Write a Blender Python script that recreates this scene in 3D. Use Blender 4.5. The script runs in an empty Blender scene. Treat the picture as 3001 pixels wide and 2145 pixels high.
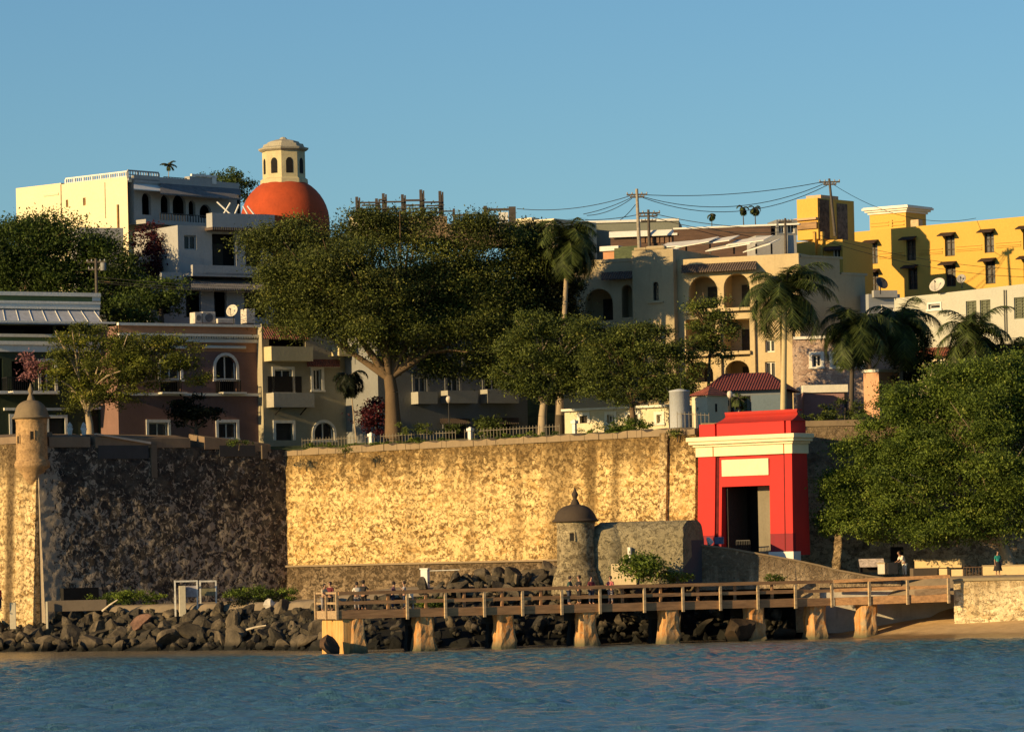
import bpy, math, random
import numpy as np
from mathutils import Vector, Matrix, noise
random.seed(7); RNG = np.random.default_rng(11)
R = math.radians
sc = bpy.context.scene
COL = sc.collection
# ---------------------------------------------------------------- camera
F = 12000.0; HC = 5.0; YH = 1665.0; ROLL = 0.022; CX = 1500.5; CY = 1072.5
CR = Vector((math.cos(ROLL), 0, -math.sin(ROLL))); CU = Vector((math.sin(ROLL), 0, math.cos(ROLL)))
cam_d = bpy.data.cameras.new('camera'); cam = bpy.data.objects.new('camera', cam_d); COL.objects.link(cam)
cam_d.sensor_width = 36; cam_d.lens = 36*F/3001; cam_d.shift_y = (YH-CY)/3001
cam_d.clip_start = 1; cam_d.clip_end = 6000
cam.matrix_world = Matrix(((CR.x, CU.x, 0, 0), (0, 0, -1, 0), (CR.z, CU.z, 0, HC), (0, 0, 0, 1)))
sc.camera = cam
# ---------------------------------------------------------------- light
SUN_AZ, SUN_EL = 55.0, 15.0
w = bpy.data.worlds.new('World'); sc.world = w; w.use_nodes = True
bg = w.node_tree.nodes['Background']; sky = w.node_tree.nodes.new('ShaderNodeTexSky')
sky.sky_type = 'NISHITA'; sky.sun_disc = False; sky.sun_elevation = R(SUN_EL); sky.sun_rotation = R(180+SUN_AZ)
sky.air_density = 1.0; sky.dust_density = 0.3; sky.ozone_density = 2.2; sky.altitude = 0
tint = w.node_tree.nodes.new('ShaderNodeMix'); tint.data_type = 'RGBA'; tint.blend_type = 'MULTIPLY'; tint.inputs[0].default_value = 1.0; tint.inputs[7].default_value = (.66, .94, 1.13, 1)
w.node_tree.links.new(sky.outputs[0], tint.inputs[6]); w.node_tree.links.new(tint.outputs[2], bg.inputs[0]); bg.inputs[1].default_value = 0.069
sd = bpy.data.lights.new('sun', 'SUN'); so = bpy.data.objects.new('sun', sd); COL.objects.link(so)
sd.energy = 5.0; sd.angle = R(0.5); sd.color = (1.0, 0.70, 0.33)
S = Vector((-math.sin(R(SUN_AZ))*math.cos(R(SUN_EL)), -math.cos(R(SUN_AZ))*math.cos(R(SUN_EL)), math.sin(R(SUN_EL))))
so.rotation_euler = S.to_track_quat('Z', 'Y').to_euler()
vs = sc.view_settings; vs.view_transform = 'Standard'; vs.look = 'None'; vs.exposure = 0.52; vs.gamma = 1; vs.use_curve_mapping = False
sc.cycles.max_bounces = 6; sc.cycles.diffuse_bounces = 3; sc.cycles.transparent_max_bounces = 6
# ---------------------------------------------------------------- pixel helpers
def ray(px, py):
    return CR*((px-CX)/F) + CU*((YH-py)/F) + Vector((0, 1, 0))
def P(px, py, d):
    return Vector((0, 0, HC)) + ray(px, py)*d
def px_of(X, Y, Z):
    v = Vector((X, 0, Z-HC))
    return CX+F*v.dot(CR)/Y, YH-F*v.dot(CU)/Y
class Fr:
    """vertical plane through the ray of px at depth d, facing azimuth a (deg, + = to the viewer's right); local x runs along it, local -y is outward"""
    def __init__(s, px, d, a, py=1400, z=0.0):
        p = P(px, py, d); s.o = Vector((p.x, p.y, z)); s.a = R(a)
        s.n = Vector((math.sin(s.a), -math.cos(s.a), 0)); s.t = Vector((math.cos(s.a), math.sin(s.a), 0))
    def m(s, px, py, off=0.0):
        r = ray(px, py); o = s.o + s.n*off; c = Vector((0, 0, HC))
        k = (o-c).dot(s.n)/r.dot(s.n); q = c + r*k
        return (q-s.o).dot(s.t), q.z-s.o.z
    def rect(s, x0, y0, x1, y1, off=0.0):
        xm, ym = (x0+x1)/2, (y0+y1)/2
        return (s.m(x0, ym, off)[0], s.m(x1, ym, off)[0], s.m(xm, y1, off)[1], s.m(xm, y0, off)[1])
    def w(s, x, y, z):
        return s.o + s.t*x - s.n*y + Vector((0, 0, z))
    def M(s): return Matrix.Translation(s.o) @ Matrix.Rotation(s.a, 4, 'Z')
# ---------------------------------------------------------------- objects
def link(o, parent=None):
    COL.objects.link(o)
    if parent: o.parent = parent
    return o
def thing(name, label, cat, loc=(0, 0, 0), rz=0.0, group=None, kind=None):
    o = bpy.data.objects.new(name, None); o.empty_display_size = .3; link(o); o.location = loc; o.rotation_euler = (0, 0, rz)
    return tag(o, label, cat, group, kind)
def fthing(name, label, cat, fr, group=None):
    return thing(name, label, cat, fr.o, fr.a, group)
def tag(o, label=None, cat=None, group=None, kind=None):
    if label: o['label'] = label
    if cat: o['category'] = cat
    if group: o['group'] = group
    if kind: o['kind'] = kind
    return o
class MB:
    def __init__(s): s.v = []; s.f = []; s.sm = set()
    def add(s, vs, fs, smooth=False):
        b = len(s.v); s.v += [tuple(v) for v in vs]
        for f in fs:
            if smooth: s.sm.add(len(s.f))
            s.f.append(tuple(b+i for i in f))
        return s
    def quad(s, a, b, c, d): return s.add([a, b, c, d], [(0, 1, 2, 3)])
    def box(s, x0, x1, y0, y1, z0, z1):
        if x0 > x1: x0, x1 = x1, x0
        if y0 > y1: y0, y1 = y1, y0
        if z0 > z1: z0, z1 = z1, z0
        return s.hexa([(x0, y0), (x1, y0), (x1, y1), (x0, y1)], z0, z1)
    def hexa(s, poly, z0, z1, poly2=None):
        """prism of a plan polygon (counter-clockwise), poly2 = plan at the top; z may be a list per corner"""
        n = len(poly); poly2 = poly2 or poly
        za = z0 if hasattr(z0, '__len__') else [z0]*n; zb = z1 if hasattr(z1, '__len__') else [z1]*n
        vs = [(p[0], p[1], za[i]) for i, p in enumerate(poly)] + [(p[0], p[1], zb[i]) for i, p in enumerate(poly2)]
        fs = [tuple(range(n-1, -1, -1)), tuple(range(n, 2*n))] + [(i, (i+1) % n, n+(i+1) % n, n+i) for i in range(n)]
        return s.add(vs, fs)
    def tube(s, p, q, r0, r1=None, n=6, smooth=True):
        p = Vector(p); q = Vector(q); r1 = r0 if r1 is None else r1
        d = (q-p); 
        if d.length < 1e-6: return s
        d.normalize(); a = d.orthogonal().normalized(); b = d.cross(a)
        vs = []
        for c, r in ((p, r0), (q, r1)):
            for i in range(n):
                t = 2*math.pi*i/n; vs.append(c + a*math.cos(t)*r + b*math.sin(t)*r)
        s.add(vs, [(i, (i+1) % n, n+(i+1) % n, n+i) for i in range(n)], smooth)
        return s.add(vs, [tuple(range(n-1, -1, -1)), tuple(range(n, 2*n))])
    def path(s, pts, rads, n=7):
        for i in range(len(pts)-1): s.tube(pts[i], pts[i+1], rads[i], rads[i+1], n)
        return s
    def lathe(s, prof, n=20, c=(0, 0), smooth=True, a0=0.0, lean=(0, 0)):
        vs = []
        for r, z in prof:
            for i in range(n):
                t = 2*math.pi*i/n + a0; vs.append((c[0]+r*math.cos(t)+lean[0]*z, c[1]+r*math.sin(t)+lean[1]*z, z))
        fs = []
        for k in range(len(prof)-1):
            for i in range(n): fs.append((k*n+i, k*n+(i+1) % n, (k+1)*n+(i+1) % n, (k+1)*n+i))
        s.add(vs, fs, smooth)
        m = len(prof)-1
        s.add(vs[m*n:], [tuple(range(n))]); return s.add(vs[:n], [tuple(range(n-1, -1, -1))])
    def rough(s, amp, sc=1.5, seed=0.0):
        out = []
        for v in s.v:
            p = Vector(v); d = noise.noise_vector(p*sc+Vector((seed, 0, 0)))*amp + noise.noise_vector(p*sc*3.1+Vector((0, seed, 0)))*amp*.4; out.append((p.x+d.x, p.y+d.y, p.z+d.z*.4))
        s.v = out; return s
    def build(s, name, mat, parent=None, bevel=0.0, loc=None, rz=0.0):
        me = bpy.data.meshes.new(name); me.from_pydata(s.v, [], s.f); 
        if s.sm:
            fl = [i in s.sm for i in range(len(s.f))]; me.polygons.foreach_set('use_smooth', fl)
        me.materials.append(mat); me.update()
        o = link(bpy.data.objects.new(name, me), parent)
        if loc is not None: o.location = loc; o.rotation_euler = (0, 0, rz)
        if bevel:
            b = o.modifiers.new('bevel', 'BEVEL'); b.width = bevel; b.segments = 2; b.limit_method = 'ANGLE'
        return o
def box(name, mat, parent, x0, x1, y0, y1, z0, z1, bevel=0.0):
    return MB().box(x0, x1, y0, y1, z0, z1).build(name, mat, parent, bevel)
# ---------------------------------------------------------------- materials
def newmat(name):
    m = bpy.data.materials.new(name); m.use_nodes = True; nt = m.node_tree
    return m, nt, nt.nodes['Principled BSDF']
def N(nt, t, **kw):
    n = nt.nodes.new(t)
    for k, v in kw.items(): setattr(n, k, v)
    return n
def mixc(nt, fac, a, b, mode='MIX'):
    n = N(nt, 'ShaderNodeMix', data_type='RGBA', blend_type=mode)
    for i, x in ((0, fac), (6, a), (7, b)):
        if hasattr(x, 'links') or isinstance(x, bpy.types.NodeSocket): nt.links.new(x, n.inputs[i])
        else: n.inputs[i].default_value = (x if i == 0 else (*x, 1))
    return n.outputs[2]
def ramp(nt, src, stops):
    n = N(nt, 'ShaderNodeValToRGB'); e = n.color_ramp.elements
    while len(e) < len(stops): e.new(.5)
    for i, (p, c) in enumerate(stops):
        e[i].position = p; e[i].color = (*c, 1) if hasattr(c, '__len__') else (c, c, c, 1)
    nt.links.new(src, n.inputs[0]); return n.outputs[0]
def coords(nt, scale=(1, 1, 1), world=False):
    if world:
        g = N(nt, 'ShaderNodeNewGeometry'); src = g.outputs['Position']
    else:
        g = N(nt, 'ShaderNodeTexCoord'); src = g.outputs['Object']
    mp = N(nt, 'ShaderNodeMapping'); mp.inputs['Scale'].default_value = scale; nt.links.new(src, mp.inputs[0]); return mp.outputs[0]
def noise_t(nt, vec, scale, detail=4, rough=.6, dist=0.0, out=0):
    n = N(nt, 'ShaderNodeTexNoise'); nt.links.new(vec, n.inputs['Vector']); n.inputs['Scale'].default_value = scale
    n.inputs['Detail'].default_value = detail; n.inputs['Roughness'].default_value = rough; n.inputs['Distortion'].default_value = dist
    return n.outputs[out]
def bump(nt, b, h, strength, dist):
    n = N(nt, 'ShaderNodeBump'); n.inputs['Strength'].default_value = strength; n.inputs['Distance'].default_value = dist
    nt.links.new(h, n.inputs['Height']); nt.links.new(n.outputs[0], b.inputs['Normal']); return n
_mc = {}
def plaster(name, c, dirt=.45, rough=.85, streak=True):
    if name in _mc: return _mc[name]
    m, nt, b = newmat(name); v = coords(nt)
    n1 = noise_t(nt, v, .55, 5, .65); vs_ = coords(nt, (1.6, 1.6, .22)); n2 = noise_t(nt, vs_, 1.5, 5, .7)
    dk = tuple(x*.45+y for x, y in zip(c, (.012, .01, .006)))
    o = mixc(nt, ramp(nt, n1, [(.35, 0.0), (.75, dirt)]), c, dk)
    if streak: o = mixc(nt, ramp(nt, n2, [(.55, 0.0), (.8, dirt*.9)]), o, tuple(x*.35 for x in c))
    n3 = noise_t(nt, v, 6, 3); o = mixc(nt, .25, o, ramp(nt, n3, [(.3, tuple(x*.75 for x in c)), (.7, tuple(min(1, x*1.15) for x in c))]))
    nt.links.new(o, b.inputs['Base Color']); b.inputs['Roughness'].default_value = rough; bump(nt, b, n3, .3, .04)
    b.inputs['Specular IOR Level'].default_value = .25
    _mc[name] = m; return m
def plain(name, c, rough=.6, metal=0.0, var=.25, sc_=3.0):
    if name in _mc: return _mc[name]
    m, nt, b = newmat(name); v = coords(nt); n1 = noise_t(nt, v, sc_, 4)
    o = mixc(nt, ramp(nt, n1, [(.35, 0.0), (.7, 1.0)]), tuple(x*(1-var) for x in c), tuple(min(1, x*(1+var)) for x in c))
    nt.links.new(o, b.inputs['Base Color']); b.inputs['Roughness'].default_value = rough; b.inputs['Metallic'].default_value = metal
    b.inputs['Specular IOR Level'].default_value = .3
    _mc[name] = m; return m
def glass(name='window_glass', c=(.012, .014, .016), rough=.25):
    if name in _mc: return _mc[name]
    m, nt, b = newmat(name); b.inputs['Base Color'].default_value = (*c, 1); b.inputs['Roughness'].default_value = rough; b.inputs['Specular IOR Level'].default_value = .35
    _mc[name] = m; return m
def masonry(name, pale, mid, dark, stain, z_stain=None, gap=.06, dark_amt=.5, sx=1.0, sz=1.7, bstr=.9, blotch=.5, stripes=()):
    """rubble masonry: irregular coursed stones, eroded gaps, stains growing down from z_stain"""
    m, nt, b = newmat(name); v = coords(nt, (sx, sx, sz))
    dn = noise_t(nt, coords(nt), 1.7, 3, .6, out=1)
    ad = N(nt, 'ShaderNodeMix', data_type='RGBA', blend_type='LINEAR_LIGHT'); ad.inputs[0].default_value = .28
    nt.links.new(v, ad.inputs[6]); nt.links.new(dn, ad.inputs[7]); vv = ad.outputs[2]
    vo = N(nt, 'ShaderNodeTexVoronoi', feature='F1'); vo.inputs['Scale'].default_value = 1.75; nt.links.new(vv, vo.inputs['Vector'])
    ve = N(nt, 'ShaderNodeTexVoronoi', feature='DISTANCE_TO_EDGE'); ve.inputs['Scale'].default_value = 1.75; nt.links.new(vv, ve.inputs['Vector'])
    rnd = N(nt, 'ShaderNodeSeparateColor'); nt.links.new(vo.outputs['Color'], rnd.inputs[0])
    stone = ramp(nt, rnd.outputs[0], [(0.0, mid), (.2, tuple((p+q)/2 for p, q in zip(pale, mid))), (.45, pale), (.85, pale), (1.0, tuple(min(1, x*1.2) for x in pale))])
    fine = noise_t(nt, coords(nt), 3.2, 8, .72, .6)
    stone = mixc(nt, ramp(nt, fine, [(.36, 0.6), (.5, 0.0)]), stone, mid)
    g = ramp(nt, ve.outputs['Distance'], [(0.0, 1.0), (gap, .0)])
    gn = ramp(nt, noise_t(nt, coords(nt), .8, 5, .7), [(.54, 0.0), (.66, .5)])
    gm = N(nt, 'ShaderNodeMath', operation='MULTIPLY'); nt.links.new(g, gm.inputs[0]); nt.links.new(gn, gm.inputs[1])
    o = mixc(nt, gm.outputs[0], stone, dark)
    patch = ramp(nt, noise_t(nt, coords(nt), .45, 3, .6), [(.3, .35), (.6, 1.0)])
    bl0 = noise_t(nt, coords(nt, (1.25, 1.25, 1.35)), 2.9, 12, .80, .45); wv = N(nt, 'ShaderNodeTexWave', bands_direction='Z'); wv.inputs['Scale'].default_value = .52; wv.inputs['Distortion'].default_value = 5.5; wv.inputs['Detail Scale'].default_value = .7; nt.links.new(coords(nt), wv.inputs[0])
    bla = N(nt, 'ShaderNodeMath', operation='MULTIPLY_ADD'); nt.links.new(wv.outputs[1], bla.inputs[0]); bla.inputs[1].default_value = .022; nt.links.new(bl0, bla.inputs[2]); blb = N(nt, 'ShaderNodeMath', operation='SUBTRACT'); nt.links.new(bla.outputs[0], blb.inputs[0]); blb.inputs[1].default_value = .028; bl = blb.outputs[0]
    s3 = ramp(nt, noise_t(nt, coords(nt, (1, 1, 1.1)), 7.5, 6, .7, .3), [(.545, 0.0), (.62, .85)])
    bm0 = ramp(nt, bl, [(.59-.13*dark_amt, 0.0), (.625-.11*dark_amt, min(1, dark_amt*1.5))])
    bmm = N(nt, 'ShaderNodeMath', operation='MULTIPLY'); nt.links.new(bm0, bmm.inputs[0]); nt.links.new(patch, bmm.inputs[1]); bm = bmm.outputs[0]
    o = mixc(nt, bm, o, dark); o = mixc(nt, s3, o, tuple((p+q)/2 for p, q in zip(dark, mid)))
    o = mixc(nt, ramp(nt, noise_t(nt, coords(nt, (1, 1, 1.5)), 2.1, 7, .72, .4), [(.57, 0.0), (.64, .6)]), o, tuple(min(1, x*1.3) for x in pale)); o = mixc(nt, ramp(nt, noise_t(nt, coords(nt, (1, 1, 1.6)), .62, 6, .7, .7), [(.57, 0.0), (.63, .6)]), o, tuple(min(1, x*1.08) for x in pale))
    big = noise_t(nt, coords(nt, (1, 1, .8)), .22, 4, .6)
    o = mixc(nt, ramp(nt, big, [(.45, 0.0), (.7, blotch)]), o, mid)
    if z_stain is not None:
        sp = N(nt, 'ShaderNodeSeparateXYZ'); nt.links.new(coords(nt), sp.inputs[0])
        st = noise_t(nt, coords(nt, (1, 1, .12)), 1.1, 6, .7)
        s2 = N(nt, 'ShaderNodeMath', operation='MULTIPLY_ADD'); nt.links.new(st, s2.inputs[0]); s2.inputs[1].default_value = 7.0; nt.links.new(sp.outputs[2], s2.inputs[2])
        mr = N(nt, 'ShaderNodeMapRange'); nt.links.new(s2.outputs[0], mr.inputs[0]); mr.inputs[1].default_value = z_stain+3.5; mr.inputs[2].default_value = z_stain+5.6
        f2 = N(nt, 'ShaderNodeMath', operation='MULTIPLY'); nt.links.new(mr.outputs[0], f2.inputs[0]); nt.links.new(ramp(nt, fine, [(.38, .97), (.56, .80), (.66, .25)]), f2.inputs[1])
        o = mixc(nt, f2.outputs[0], o, stain)
        for (x0, wd, amt) in stripes:
            dx = N(nt, 'ShaderNodeMath', operation='SUBTRACT'); nt.links.new(sp.outputs[0], dx.inputs[0]); dx.inputs[1].default_value = x0
            ab = N(nt, 'ShaderNodeMath', operation='ABSOLUTE'); nt.links.new(dx.outputs[0], ab.inputs[0])
            n5 = N(nt, 'ShaderNodeMath', operation='MULTIPLY_ADD'); nt.links.new(bl, n5.inputs[0]); n5.inputs[1].default_value = wd*1.6; nt.links.new(ab.outputs[0], n5.inputs[2])
            m5 = N(nt, 'ShaderNodeMapRange'); nt.links.new(n5.outputs[0], m5.inputs[0]); m5.inputs[1].default_value = wd*1.9; m5.inputs[2].default_value = wd*1.2; m5.inputs[3].default_value = 0; m5.inputs[4].default_value = amt
            o = mixc(nt, m5.outputs[0], o, stain)
    nt.links.new(o, b.inputs['Base Color']); b.inputs['Roughness'].default_value = .95; b.inputs['Specular IOR Level'].default_value = .1
    hh = mixc(nt, .8, ramp(nt, ve.outputs['Distance'], [(0.0, 0.0), (.10, 1.0)]), fine); hh = mixc(nt, bm, hh, (0, 0, 0))
    bump(nt, b, hh, bstr, .12); return m
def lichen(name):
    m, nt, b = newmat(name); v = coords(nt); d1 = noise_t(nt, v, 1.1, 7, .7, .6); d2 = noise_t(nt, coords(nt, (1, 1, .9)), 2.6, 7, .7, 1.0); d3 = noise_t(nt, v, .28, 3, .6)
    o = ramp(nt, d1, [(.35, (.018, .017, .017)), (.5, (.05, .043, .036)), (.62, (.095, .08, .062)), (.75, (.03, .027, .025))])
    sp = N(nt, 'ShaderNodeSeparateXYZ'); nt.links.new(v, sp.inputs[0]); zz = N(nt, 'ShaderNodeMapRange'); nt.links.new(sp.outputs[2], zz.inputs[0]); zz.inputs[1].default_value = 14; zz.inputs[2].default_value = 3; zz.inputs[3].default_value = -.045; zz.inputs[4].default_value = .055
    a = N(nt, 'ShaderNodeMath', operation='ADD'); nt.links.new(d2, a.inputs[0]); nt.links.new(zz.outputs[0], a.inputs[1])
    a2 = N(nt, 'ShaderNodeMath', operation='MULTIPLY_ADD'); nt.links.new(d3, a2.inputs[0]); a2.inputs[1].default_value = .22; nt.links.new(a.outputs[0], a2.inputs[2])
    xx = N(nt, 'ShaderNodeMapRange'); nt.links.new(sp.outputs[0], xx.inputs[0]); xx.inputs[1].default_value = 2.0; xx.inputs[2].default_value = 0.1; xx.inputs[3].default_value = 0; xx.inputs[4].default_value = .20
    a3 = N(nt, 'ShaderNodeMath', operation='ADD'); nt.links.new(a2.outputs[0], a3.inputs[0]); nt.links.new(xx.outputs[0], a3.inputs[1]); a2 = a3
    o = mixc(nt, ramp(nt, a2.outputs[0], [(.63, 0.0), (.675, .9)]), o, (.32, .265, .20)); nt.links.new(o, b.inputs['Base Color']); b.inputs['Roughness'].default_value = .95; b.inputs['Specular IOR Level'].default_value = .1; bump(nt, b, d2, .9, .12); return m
def tiles(name, c, axis='x'):
    if name in _mc: return _mc[name]
    m, nt, b = newmat(name); v = coords(nt)
    wv = N(nt, 'ShaderNodeTexWave', bands_direction='X' if axis == 'x' else 'Y'); wv.inputs['Scale'].default_value = 1.6; wv.inputs['Distortion'].default_value = .6; nt.links.new(v, wv.inputs[0])
    n1 = noise_t(nt, v, 2.2, 5, .7)
    o = mixc(nt, ramp(nt, n1, [(.35, 0.0), (.7, .85)]), c, tuple(x*.4+.01 for x in c))
    nt.links.new(o, b.inputs['Base Color']); b.inputs['Roughness'].default_value = .8; bump(nt, b, wv.outputs[1], .9, .12)
    _mc[name] = m; return m
def wood(name, c, rough=.8):
    if name in _mc: return _mc[name]
    m, nt, b = newmat(name); n1 = noise_t(nt, coords(nt, (.35, 3, 3)), 2.0, 6, .75)
    o = mixc(nt, ramp(nt, n1, [(.3, 0.0), (.7, 1.0)]), tuple(x*.5 for x in c), tuple(min(1, x*1.35) for x in c))
    nt.links.new(o, b.inputs['Base Color']); b.inputs['Roughness'].default_value = rough; bump(nt, b, n1, .4, .03)
    _mc[name] = m; return m
def leafmat(name, dark, light, warm=None, trans=.25):
    if name in _mc: return _mc[name]
    m, nt, b = newmat(name); at = N(nt, 'ShaderNodeAttribute', attribute_name='var')
    o = ramp(nt, at.outputs['Fac'], [(0.0, dark), (.6, tuple((a+c_)/2 for a, c_ in zip(dark, light))), (.85, light), (1.0, warm or light)])
    nt.links.new(o, b.inputs['Base Color']); b.inputs['Roughness'].default_value = .6; b.inputs['Specular IOR Level'].default_value = .2
    tr = N(nt, 'ShaderNodeBsdfTranslucent'); nt.links.new(o, tr.inputs[0]); mx = N(nt, 'ShaderNodeMixShader'); mx.inputs[0].default_value = trans
    nt.links.new(b.outputs[0], mx.inputs[1]); nt.links.new(tr.outputs[0], mx.inputs[2]); nt.links.new(mx.outputs[0], nt.nodes['Material Output'].inputs[0])
    _mc[name] = m; return m
def rockmat(name, c1, c2, wet_shade_z=None):
    m, nt, b = newmat(name); v = coords(nt); n1 = noise_t(nt, v, 1.3, 8, .75); n2 = noise_t(nt, v, 5, 4)
    oi = N(nt, 'ShaderNodeObjectInfo'); base = mixc(nt, oi.outputs['Random'], c1, c2)
    o = mixc(nt, ramp(nt, n1, [(.4, 0.0), (.62, .9)]), base, tuple(x*.35 for x in c1)); o = mixc(nt, ramp(nt, n2, [(.55, 0.0), (.75, .35)]), o, tuple(min(1, x*1.6) for x in c2))
    if wet_shade_z is not None:
        g = N(nt, 'ShaderNodeNewGeometry'); sp = N(nt, 'ShaderNodeSeparateXYZ'); nt.links.new(g.outputs['Position'], sp.inputs[0])
        mr = N(nt, 'ShaderNodeMapRange'); nt.links.new(sp.outputs[2], mr.inputs[0]); mr.inputs[1].default_value = wet_shade_z+.25; mr.inputs[2].default_value = wet_shade_z-.1
        o = mixc(nt, mr.outputs[0], o, (.010, .010, .008))  # black below this level: wet foot, plus under-pier shade painted in
    nt.links.new(o, b.inputs['Base Color']); b.inputs['Roughness'].default_value = .85; b.inputs['Specular IOR Level'].default_value = .2; bump(nt, b, n1, .6, .15); return m
GL = glass()
DARK = plain('dark_interior', (.012, .011, .010), .9)  # near-black; stands in for the shade inside openings and recesses
IRON = plain('black_iron', (.015, .015, .017), .5)
WHITE = plaster('white_plaster', (.72, .70, .64), .35)
CREAM = plaster('cream_plaster', (.66, .58, .40), .4)
TRIM = plaster('white_trim', (.74, .71, .62), .25)
# ---------------------------------------------------------------- building helpers
def wall_mb(x0, x1, z0, z1, holes, dep=.35, y=0.0, mb=None, back=None):
    """front face at local y with real openings; a hole is (x0,x1,z0,z1[,arch])"""
    mb = mb or MB(); hs = []
    for h in holes:
        a, b_, c, d = max(h[0], x0+.02), min(h[1], x1-.02), max(h[2], z0+.001), min(h[3], z1-.05)
        if b_-a > .05 and d-c > .05: hs.append((a, b_, c, d, len(h) > 4 and h[4]))
    xs = sorted({x0, x1, *[h[0] for h in hs], *[h[1] for h in hs]}); zs = sorted({z0, z1, *[h[2] for h in hs], *[h[3] for h in hs]})
    for i in range(len(xs)-1):
        for j in range(len(zs)-1):
            cx, cz = (xs[i]+xs[i+1])/2, (zs[j]+zs[j+1])/2
            if any(h[0] < cx < h[1] and h[2] < cz < h[3] for h in hs): continue
            mb.quad((xs[i], y, zs[j]), (xs[i+1], y, zs[j]), (xs[i+1], y, zs[j+1]), (xs[i], y, zs[j+1]))
    for a, b_, c, d, arch in hs:
        yb = y+dep
        if arch:
            r = (b_-a)/2; rise = min(r, (d-c)*.6)*(arch if arch is not True else 1); zc = d-rise; n = 10; xm = (a+b_)/2
            pts = [(xm-r*math.cos(math.pi*k/n), zc+rise*math.sin(math.pi*k/n)) for k in range(n+1)]
            for k in range(n):
                p, q = pts[k], pts[k+1]
                mb.quad((p[0], y, p[1]), (q[0], y, q[1]), (q[0], y, d), (p[0], y, d))
                mb.quad((p[0], y, p[1]), (p[0], yb, p[1]), (q[0], yb, q[1]), (q[0], y, q[1]))
        else:
            zc = d; mb.quad((a, y, d), (a, yb, d), (b_, yb, d), (b_, y, d))
        mb.quad((a, y, c), (a, yb, c), (a, yb, zc), (a, y, zc)); mb.quad((b_, y, c), (b_, y, zc), (b_, yb, zc), (b_, yb, c)); mb.quad((a, y, c), (b_, y, c), (b_, yb, c), (a, yb, c))
    return mb
def shell(mb, x0, x1, z0, z1, D, y=0.0):
    mb.quad((x0, y, z1), (x1, y, z1), (x1, y+D, z1), (x0, y+D, z1)); mb.quad((x0, y, z0), (x0, y, z1), (x0, y+D, z1), (x0, y+D, z0))
    mb.quad((x1, y, z0), (x1, y+D, z0), (x1, y+D, z1), (x1, y, z1)); mb.quad((x0, y+D, z0), (x0, y+D, z1), (x1, y+D, z1), (x1, y+D, z0)); return mb
def window(par, h, y=.25, frame=None, mull=1, name='window', bars=0, pane=None, fw=.09, arch=False):
    """frame + pane set back in a hole"""
    a, b_, c, d = h[:4]; m = MB(); t = y-.05
    m.box(a, a+fw, t, y+.02, c, d).box(b_-fw, b_, t, y+.02, c, d).box(a+fw, b_-fw, t, y+.02, d-fw, d).box(a+fw, b_-fw, t, y+.02, c, c+fw)
    for k in range(mull):
        x = a+(b_-a)*(k+1)/(mull+1); m.box(x-fw/2, x+fw/2, t+.004, y+.016, c+fw, d-fw)
    for k in range(bars):
        z = c+(d-c)*(k+1)/(bars+1); m.box(a+fw, b_-fw, t+.01, y+.01, z-fw/3, z+fw/3)
    o = m.build(name, frame or TRIM, par); box('pane', pane or GL, o, a, b_, y+.03, y+.06, c, d)
    return o
def surround(par, h, mat=None, wdt=.22, out=.06, name='window_surround', sill=True, hood=False, arch=False):
    a, b_, c, d = h[:4]; m = MB()
    m.box(a-wdt, a, -out, .003, c, d).box(b_, b_+wdt, -out, .003, c, d)
    if arch:
        n = 10; xm = (a+b_)/2; r = (b_-a)/2; rise = min(r, (d-c)*.6)*(arch if arch is not True else 1); zc = d-rise
        m = MB(); m.box(a-wdt, a, -out, .003, c, zc).box(b_, b_+wdt, -out, .003, c, zc)
        for k in range(n):
            t0, t1 = math.pi*k/n, math.pi*(k+1)/n
            def q(t, e): return (xm-(r+e)*math.cos(t), zc+(rise+e)*math.sin(t))
            A, B, C_, D_ = q(t0, 0), q(t1, 0), q(t1, wdt), q(t0, wdt)
            m.add([(A[0], -out, A[1]), (B[0], -out, B[1]), (C_[0], -out, C_[1]), (D_[0], -out, D_[1]), (A[0], .003, A[1]), (B[0], .003, B[1]), (C_[0], .003, C_[1]), (D_[0], .003, D_[1])],
                  [(0, 1, 2, 3), (4, 7, 6, 5), (0, 4, 5, 1), (3, 2, 6, 7), (0, 3, 7, 4), (1, 5, 6, 2)])
    else: m.box(a-wdt, b_+wdt, -out, .003, d, d+wdt)
    if sill: m.box(a-wdt-.05, b_+wdt+.05, -out-.06, .003, c-.14, c)
    if hood: m.box(a-wdt-.12, b_+wdt+.12, -out-.12, .003, d+wdt+.003, d+wdt+.16)
    return m.build(name, mat or TRIM, par)
def railing(par, x0, x1, y, z0, z1, mat=IRON, step=.16, r=.018, name='railing', ends=None):
    m = MB(); m.box(x0, x1, y-.03, y+.03, z1-.06, z1).box(x0, x1, y-.02, y+.02, z0+.05, z0+.1)
    n = max(2, int((x1-x0)/step))
    for i in range(n+1):
        x = x0+(x1-x0)*i/n; m.box(x-r, x+r, y-r, y+r, z0, z1-.06)
    if ends:
        for x in (x0, x1):
            m.box(x-.02, x+.02, y, y+ends, z1-.06, z1); k = max(1, int(ends/step))
            for i in range(k): m.box(x-r, x+r, y+ends*(i+.5)/k-r, y+ends*(i+.5)/k+r, z0, z1-.06)
    return m.build(name, mat, par)
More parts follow.
